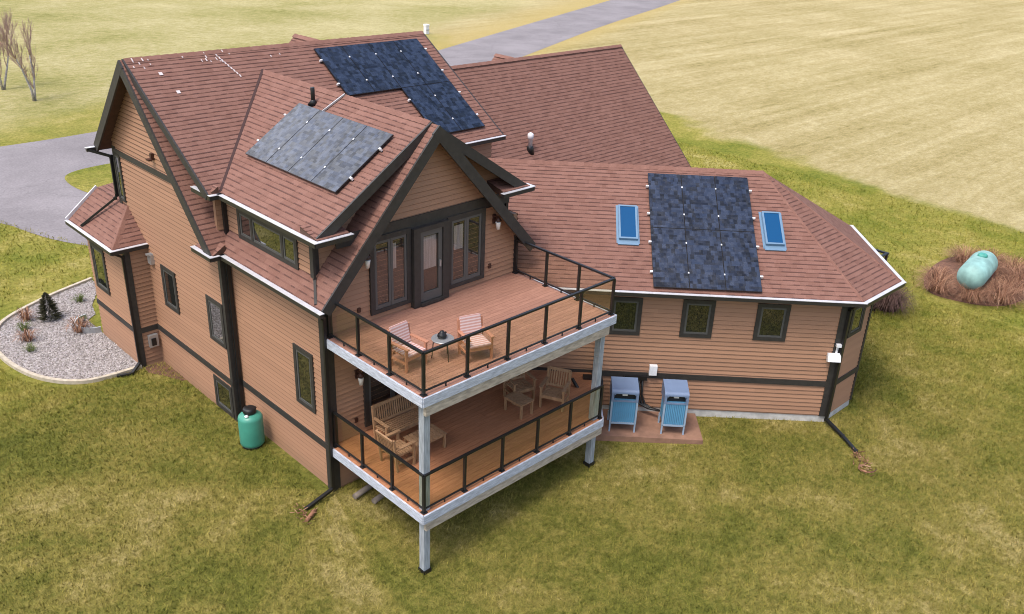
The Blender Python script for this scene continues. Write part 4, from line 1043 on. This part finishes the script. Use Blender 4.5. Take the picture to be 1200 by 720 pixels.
# wall box and hoses behind them
bm = BM(); q = wp(4.65, -rw-.06, 1.52); T = Matrix.Translation(q) @ Matrix.Rotation(ph, 4, 'Z'); box(bm, (-.11, -.08, -.16), (.11, .05, .14), 0, T); obj('junction_box', bm, 'white', house)
bm = BM(); A = wp(4.45, -rw-.07, 1.15)
for k in range(3): tube(bm, [wp(4.2+.09*k, -rw-.07, 1.22), wp(4.22+.09*k, -rw-.10, .7), wp(4.35+.08*k, -rw-.16, .42), wp(4.6+.06*k, -rw-.3, .36), wp(4.9, -rw-.5, .42)], .035, 8)
box(bm, (-.55, -.10, -.06), (.1, .0, .06), 0, Matrix.Translation(wp(4.4, -rw-.04, 1.24)) @ Matrix.Rotation(ph, 4, 'Z'))
obj('refrigerant_line', bm, 'black', house)
bm = BM()
tube(bm, [(6.7, -1.9, 1.55), (6.9, -2.2, 1.0), (6.95, -2.45, .3), (6.98, -2.5, .1)], .05, 8); 
q = wp(2.78, -rw-.35, 0); T = Matrix.Translation(q) @ Matrix.Rotation(ph, 4, 'Z'); box(bm, (-.14, -.12, .09), (.14, .12, 1.35), 0, T)
obj('conduit', bm, 'black', house)

# upright teal tank
t = empty('propane_tank', 'upright teal propane tank with black collar against the west wall', 'propane tank', (-.50, 3.08, 0))
bm = BM(); R = .325; pr = [(R*.85, .05), (R*.97, .09), (R, .16), (R, .86)]+[(R*math.cos(a), .86+.17*math.sin(a)) for a in (.3, .6, .9, 1.15, 1.4)]
lathe(bm, pr, 36); obj('tank_body', bm, 'green_tank', t)
bm = BM(); lathe(bm, [(R*.86, -.02), (R*.86, .06)], 28); obj('foot_ring', bm, 'black', t)
bm = BM(); lathe(bm, [(.15, .98), (.17, 1.02), (.17, 1.14), (.14, 1.16), (.05, 1.17)], 24); box(bm, (-.19, -.04, 1.09), (.19, .04, 1.125)); obj('collar', bm, 'black', t)
bm = BM(); lathe(bm, [(.05, 0), (.06, .02), (.02, .05)], 12, Matrix.Translation((-.16, -.12, .99))); obj('valve', bm, 'clip', t)

# horizontal weathered tank in its bed
t = empty('propane_tank', 'long faded teal propane tank lying in dry brown plants', 'propane tank', (26.75, -5.75, 0), math.radians(7))
bm = BM(); R = .54; Lh = .92
T = Matrix.Translation((0, 0, .78)) @ Matrix.Rotation(PI/2, 4, 'Y')
pr = [(.05, -Lh-.46)]+[(R*math.cos(a), -Lh-.46*math.sin(a)) for a in (1.3, 1.05, .8, .55, .3, 0)]+[(R*math.cos(a), Lh+.46*math.sin(a)) for a in (0, .3, .55, .8, 1.05, 1.3)]+[(.05, Lh+.46)]
lathe(bm, pr, 32, T); obj('tank_body', bm, 'pale_tank', t)
bm = BM(); lathe(bm, [(.19, 0), (.19, .10), (.13, .16), (.03, .17)], 20, Matrix.Translation((.25, 0, 1.25))); obj('dome_cover', bm, 'tank_patch', t)
for x in (-.75, .75):
    bm = BM(); box(bm, (x-.09, -.36, -.05), (x+.09, .36, .42)); obj('saddle', bm, 'rust', t)
bm = BM(); lathe(bm, [(.22, 0), (.20, .02)], 14, Matrix.Translation((.62, -.50, .62)) @ Matrix.Rotation(PI/2, 4, 'X')); obj('rust_patch', bm, 'rust', t)
bm = BM(); tube(bm, [(-.95, .05, .9), (-1.05, .02, 1.05), (-1.02, 0, 1.15)], .03, 6); lathe(bm, [(.05, 0), (.06, .03), (.02, .06)], 10, Matrix.Translation((-.9, -.45, .82))); obj('valve', bm, 'clip', t)

# dry clumps round it
def clump_bm(n_, R, h, seed, w=.018):
    rnd = random.Random(seed); bm = BM()
    for _ in range(n_):
        a = rnd.uniform(0, 2*PI); r0 = R*.35*math.sqrt(rnd.random()); x, y = r0*math.cos(a), r0*math.sin(a)
        a2 = a+rnd.gauss(0, .7); Lr = R*rnd.uniform(.35, 1.0); hh = h*rnd.uniform(.5, 1.1)
        d_ = V((math.cos(a2), math.sin(a2), 0)); s = V((-d_.y, d_.x, 0))*w
        p = [V((x, y, 0)), V((x, y, hh*.75))+d_*Lr*.3, V((x, y, hh))+d_*Lr*.65, V((x, y, hh*rnd.uniform(.45, .85)))+d_*Lr]
        ws = [1, .9, .7, .25]
        vs = [(bm.verts.new(q-s*k), bm.verts.new(q+s*k)) for q, k in zip(p, ws)]
        for (a_, b_), (c_, e_) in zip(vs, vs[1:]): bm.faces.new((a_, b_, e_, c_))
    return bm
bm = BM()
ring = []
pl_ = [(24.6, -5.2), (25.0, -4.5), (26.4, -3.9), (28.6, -3.6), (30.3, -4.0), (30.9, -5.2), (30.2, -6.6), (28.6, -7.5), (26.6, -7.6), (25.2, -7.0)]
for _ in range(2):
    pl_ = [q for i in range(len(pl_)) for q in ((pl_[i][0]*.75+pl_[(i+1) % len(pl_)][0]*.25, pl_[i][1]*.75+pl_[(i+1) % len(pl_)][1]*.25), (pl_[i][0]*.25+pl_[(i+1) % len(pl_)][0]*.75, pl_[i][1]*.25+pl_[(i+1) % len(pl_)][1]*.75))]
cx_, cy_ = 27.6, -5.6
vb = [bm.verts.new((x, y, .012)) for x, y in pl_]; vi = [bm.verts.new((cx_+(x-cx_)*.7, cy_+(y-cy_)*.7, .05)) for x, y in pl_]
for i in range(len(pl_)): bm.faces.new((vb[i], vb[(i+1) % len(pl_)], vi[(i+1) % len(pl_)], vi[i]))
bm.faces.new(vi); tag(obj('mulch_bed', bm, 'dirt_or_lap_shade'), kind='structure')
proto = None
spots = [(25.2, -4.9, 1), (25.3, -6.2, 1), (26.1, -7.0, 1.1), (27.3, -7.1, 1.1), (28.5, -7.0, 1.1), (29.6, -6.3, 1.1), (30.0, -5.2, 1), (29.4, -4.4, 1), (26.3, -4.5, .9), (27.8, -6.4, .8), (26.7, -6.5, .8), (29.0, -5.6, .9)]
for k, (x, y, s) in enumerate(spots):
    if k == 0:
        proto = obj('dry_grass_clump', clump_bm(420, 1.0, .52, 3, .006), 'drygrass'); o = proto
        tag(o, 'clump of dry brown grass around the faded horizontal tank', 'dry grass', 'dry clumps around the horizontal tank')
    else: o = proto.copy(); COL.objects.link(o)
    o.location = (x, y, .04); o.rotation_euler = (0, 0, k*1.9); o.scale = (s, s, s*random.uniform(.8, 1.1))
o = obj('dry_shrub', clump_bm(900, 1.05, .8, 11, .007), 'drygrass2'); o.location = (21.9, -4.35, 0)
tag(o, 'dark purple brown bare shrub just past the wing eave corner', 'shrub')

# ------------------------------------------------------------------ rock bed
BED = [(-.9, 9.12), (-1.7, 9.0), (-2.5, 9.15), (-3.15, 9.7), (-3.65, 10.7), (-3.9, 12.2), (-3.75, 13.6), (-3.05, 14.9), (-1.4, 15.9), (.5, 16.6), (.5, 15.9), (-.35, 14.4), (-.55, 13.6), (-.92, 13.3)]
sheet('rock_bed', BED, .02, plain('gravel_base', (.36, .33, .33), .95, var=.4, scale=14, bump=.8))
bm = BM(); e = BED[1:10]; pts = []
for i in range(len(e)-1):
    p0, p1, p2, p3 = [V((*e[max(0, min(len(e)-1, i+k))], 0)) for k in (-1, 0, 1, 2)]
    for k in range(6):
        t_ = k/6; pts.append(.5*((2*p1)+(p2-p0)*t_+(2*p0-5*p1+4*p2-p3)*t_*t_+(3*p1-p0-3*p2+p3)*t_**3))
pts.append(V((*e[-1], 0)))
pts = [V((-.95, 9.0, 0))]+pts
for a, b_ in zip(pts, pts[1:]): beam(bm, a+V((0, 0, .05)), b_+V((0, 0, .05)), .12, .12)
tag(obj('bed_edging', bm, 'edging'), 'pale curved concrete edging round the rock bed', 'edging')
bm = BM(); rnd = random.Random(5)
def inside(x, y, P):
    c = False; j = len(P)-1
    for i in range(len(P)):
        if (P[i][1] > y) != (P[j][1] > y) and x < (P[j][0]-P[i][0])*(y-P[i][1])/(P[j][1]-P[i][1])+P[i][0]: c = not c
        j = i
    return c
base = [V(p) for p in ((1, 0, 0), (0, 1, 0), (-1, 0, 0), (0, -1, 0), (0, 0, 1))]
uvl = None; cnt = 0
while cnt < 11000:
    x, y = rnd.uniform(-3.9, .5), rnd.uniform(9, 16.6)
    if not inside(x, y, BED): continue
    cnt += 1; r = rnd.uniform(.018, .040); T = Matrix.Translation((x, y, .02+r*.2)) @ Matrix.Rotation(rnd.uniform(0, 6), 4, 'Z') @ Matrix.Diagonal((r*rnd.uniform(.7, 1.5), r, r*rnd.uniform(.5, .9), 1))
    v = [bm.verts.new(T @ p) for p in base]
    for i in range(4): bm.faces.new((v[i], v[(i+1) % 4], v[4]))
m, n, L, b = newmat('gravel_stone'); g = n.new('ShaderNodeNewGeometry')
L.new(ramp(n, L, g.outputs['Random Per Island'], [(0, (.14, .12, .11)), (.35, (.27, .24, .225)), (.75, (.37, .335, .32)), (1, (.52, .485, .47))]), b.inputs['Base Color']); b.inputs['Roughness'].default_value = .85
tag(obj('gravel', bm, m), 'grey and white river stones filling the bed', 'gravel', kind='stuff')
# curved window well beside the bay
bm = BM(); c = V((-.92, 12.75, 0)); prev = None
wp_ = [c+V((-.55*math.sin(a), .62*math.cos(a), 0)) for a in [k*PI/10 for k in range(11)]]
for a, b_ in zip(wp_, wp_[1:]): beam(bm, a+V((0, 0, .08)), b_+V((0, 0, .08)), .035, .30)
tag(obj('window_well', bm, 'cable'), 'curved metal window well at the bay foot', 'window well')
bm = BM(); f = bm.faces.new([bm.verts.new((p.x, p.y, .03)) for p in wp_]); tag(obj('well_bottom', bm, 'black'), 'dark floor inside the window well', 'window well floor')
for k, (x, y) in enumerate([(-.98, 11.9), (-.98, 11.4)]):
    pass

# spruce and bed plants
t = empty('spruce', 'small dark green spruce standing in the rock bed', 'spruce', (-1.84, 14.15, 0))
bm = BM(); tube(bm, [(0, 0, 0), (0, 0, .95)], [.03, .006], 6); obj('trunk', bm, 'bark', t)
bm = BM(); rnd = random.Random(8)
for _ in range(1100):
    f = rnd.random()**.8; z = .04+.98*f; R = .44*(1-f)**.7*rnd.uniform(.5, 1.12)+.02; a = rnd.uniform(0, 2*PI)
    d_ = V((math.cos(a), math.sin(a), rnd.uniform(.0, .5))).normalized(); p = V((d_.x*R*.55, d_.y*R*.55, z)); q = p+d_*R*.6
    s = d_.cross(V((rnd.gauss(0, 1), rnd.gauss(0, 1), rnd.gauss(0, 1)))).normalized()*rnd.uniform(.012, .03)
    bm.faces.new([bm.verts.new(p-s), bm.verts.new(p+s), bm.verts.new(q)])
obj('foliage', bm, 'spruce', t)
M['bedgreen'] = plain('bed_green', (.10, .13, .03), .9, var=.3)
for k, (x, y, s, mt, lb) in enumerate([(-1.42, 12.6, .5, 'drygrass', 'dry tan tuft in the middle of the rock bed'), (-2.5, 14.55, .42, 'drygrass', 'dry reddish tuft left of the spruce'),
                                   (-2.95, 13.0, .42, 'drygrass', 'dry reddish tuft nearest the curved edging'), (-2.75, 13.85, .3, 'bedgreen', 'small green tuft between two dry tufts in the rock bed'),
                                   (-3.1, 12.2, .25, 'bedgreen', 'small green tuft lowest in the rock bed'), (-.6, 14.9, .3, 'bedgreen', 'small green tuft at the top of the rock bed')]):
    o = obj('bed_tuft', clump_bm(70, .42, .38, 20+k, .010), mt); o.location = (x, y, .02); o.scale = (s/.42,)*3; tag(o, lb, 'tuft', 'tufts in the rock bed')
# dirt patch at the inside corner, log under deck
bm = BM(); pts = [(-.85, 8.95), (-.25, 9.0), (-.25, 7.4), (-.42, 7.5), (-.65, 8.1), (-.95, 8.6)]
f = bm.faces.new([bm.verts.new((x, y, .015)) for x, y in pts]); tag(obj('soil_patch', bm, 'dirt_or_lap_shade'), kind='structure')
for q, lb in (([(.2, -.62, .02), (1.3, -.45, .05)], 'weathered round timber under the lower deck, nearer the wall'), ([(.5, -1.0, -.06), (1.6, -.82, -.03)], 'weathered round timber under the lower deck, farther from the wall')):
    bm = BM(); tube(bm, q, .075, 10); tag(obj('timber_offcut', bm, 'timber'), lb, 'timber', 'timbers under the lower deck')
bm = BM(); tube(bm, [(-1.15, -.55, -.05), (-.8, -.4, .0)], .05, 8)
for _ in range(30):
    p = V((-1.1+random.gauss(0, .12), -.35+random.gauss(0, .15), -.0)); d_ = V((random.gauss(0, 1), random.gauss(0, 1), .2)).normalized()*.12; tube(bm, [p, p+d_*.5, p+d_], .01, 4)
tag(obj('leaf_litter', bm, 'drygrass'), 'small brown leaf heap by the left downspout foot', 'leaf litter')
# rear deck whose railing corner shows past the wing's end eave
t = empty('rear_deck', 'black railing corner of the rear deck just visible past the wing eave', 'deck', (21.3, -4.2, 0))
bm = BM(); box(bm, (-5.6, 0, 1.1), (.08, 5.0, 1.3)); obj('floor', bm, 'deck', t)
for x, y in ((0, .06), (0, 1.3), (0, 2.6), (-1.3, .06), (-2.6, .06)):
    bm = BM(); box(bm, (x-.04, y-.04, 0 if (x, y) == (0, .06) else 1.3), (x+.04, y+.04, 2.32)); obj('railing_post', bm, 'black', t)
bm = BM(); box(bm, (-.05, .0, 2.32), (.05, 4.9, 2.38)); box(bm, (-5, .01, 2.325), (-.05, .11, 2.375)); obj('handrail', bm, 'black', t)
bm = BM(); box(bm, (-.005, .12, 1.42), (.005, 4.9, 2.26)); obj('glass_panel', bm, 'rail_glass', t)

# ------------------------------------------------------------------ far things
def bare_tree(label, loc, h, seed):
    rnd = random.Random(seed); t = empty('bare_tree', label, 'tree', loc, 0, 'bare trees beyond the driveway')
    tr = BM(); br = BM()
    def grow(p, d_, L_, r, lev, bm):
        pts = [p]; q = p; dd = d_
        for k in range(4):
            dd = (dd+V((rnd.gauss(0, .10), rnd.gauss(0, .10), .08))).normalized(); q = q+dd*L_/4; pts.append(q)
        tube(bm, pts, [r, r*.85, r*.7, r*.55, r*.4], 6 if lev < 2 else 3)
        if lev < 4:
            for k in range((7, 6, 5, 4)[lev]):
                i = rnd.choice((1, 2, 3, 3, 4, 4)); a = rnd.uniform(0, 2*PI)
                nd = (dd+V((math.cos(a), math.sin(a), .45))*rnd.uniform(.25, .5)).normalized(); grow(pts[i], nd, L_*rnd.uniform(.42, .6), max(.006, r*.42), lev+1, br)
    for k in range(2):
        a = k*2.6+seed; grow(V((.08*math.cos(a), .08*math.sin(a), 0)), V((.12*math.cos(a), .12*math.sin(a), 1)).normalized(), h*.62, .085, 0, tr)
    obj('trunk', tr, 'bark', t); obj('crown', br, 'twig', t)
bare_tree('bare pale trunked tree, nearer the driveway edge', (9.0, 47.8, 0), 4.7, 1)
bare_tree('bare pale trunked tree at the left picture edge', (8.5, 52.4, 0), 4.9, 4)
t = empty('utility_pedestal', 'small white utility pedestal on the verge beyond the main ridge', 'pedestal', (50.4, 57.8, 0)); t.scale = (.75, .75, .85)
bm = BM(); box(bm, (-.28, -.28, 0), (.28, .28, .95)); box(bm, (-.32, -.32, .95), (.32, .32, 1.15)); bmesh.ops.bevel(bm, geom=list(bm.edges), offset=.03, segments=1, affect='EDGES'); obj('body', bm, 'white', t)
bm = BM(); box(bm, (-.3, -.34, .45), (.3, -.285, .55)); obj('band', bm, 'cable', t)
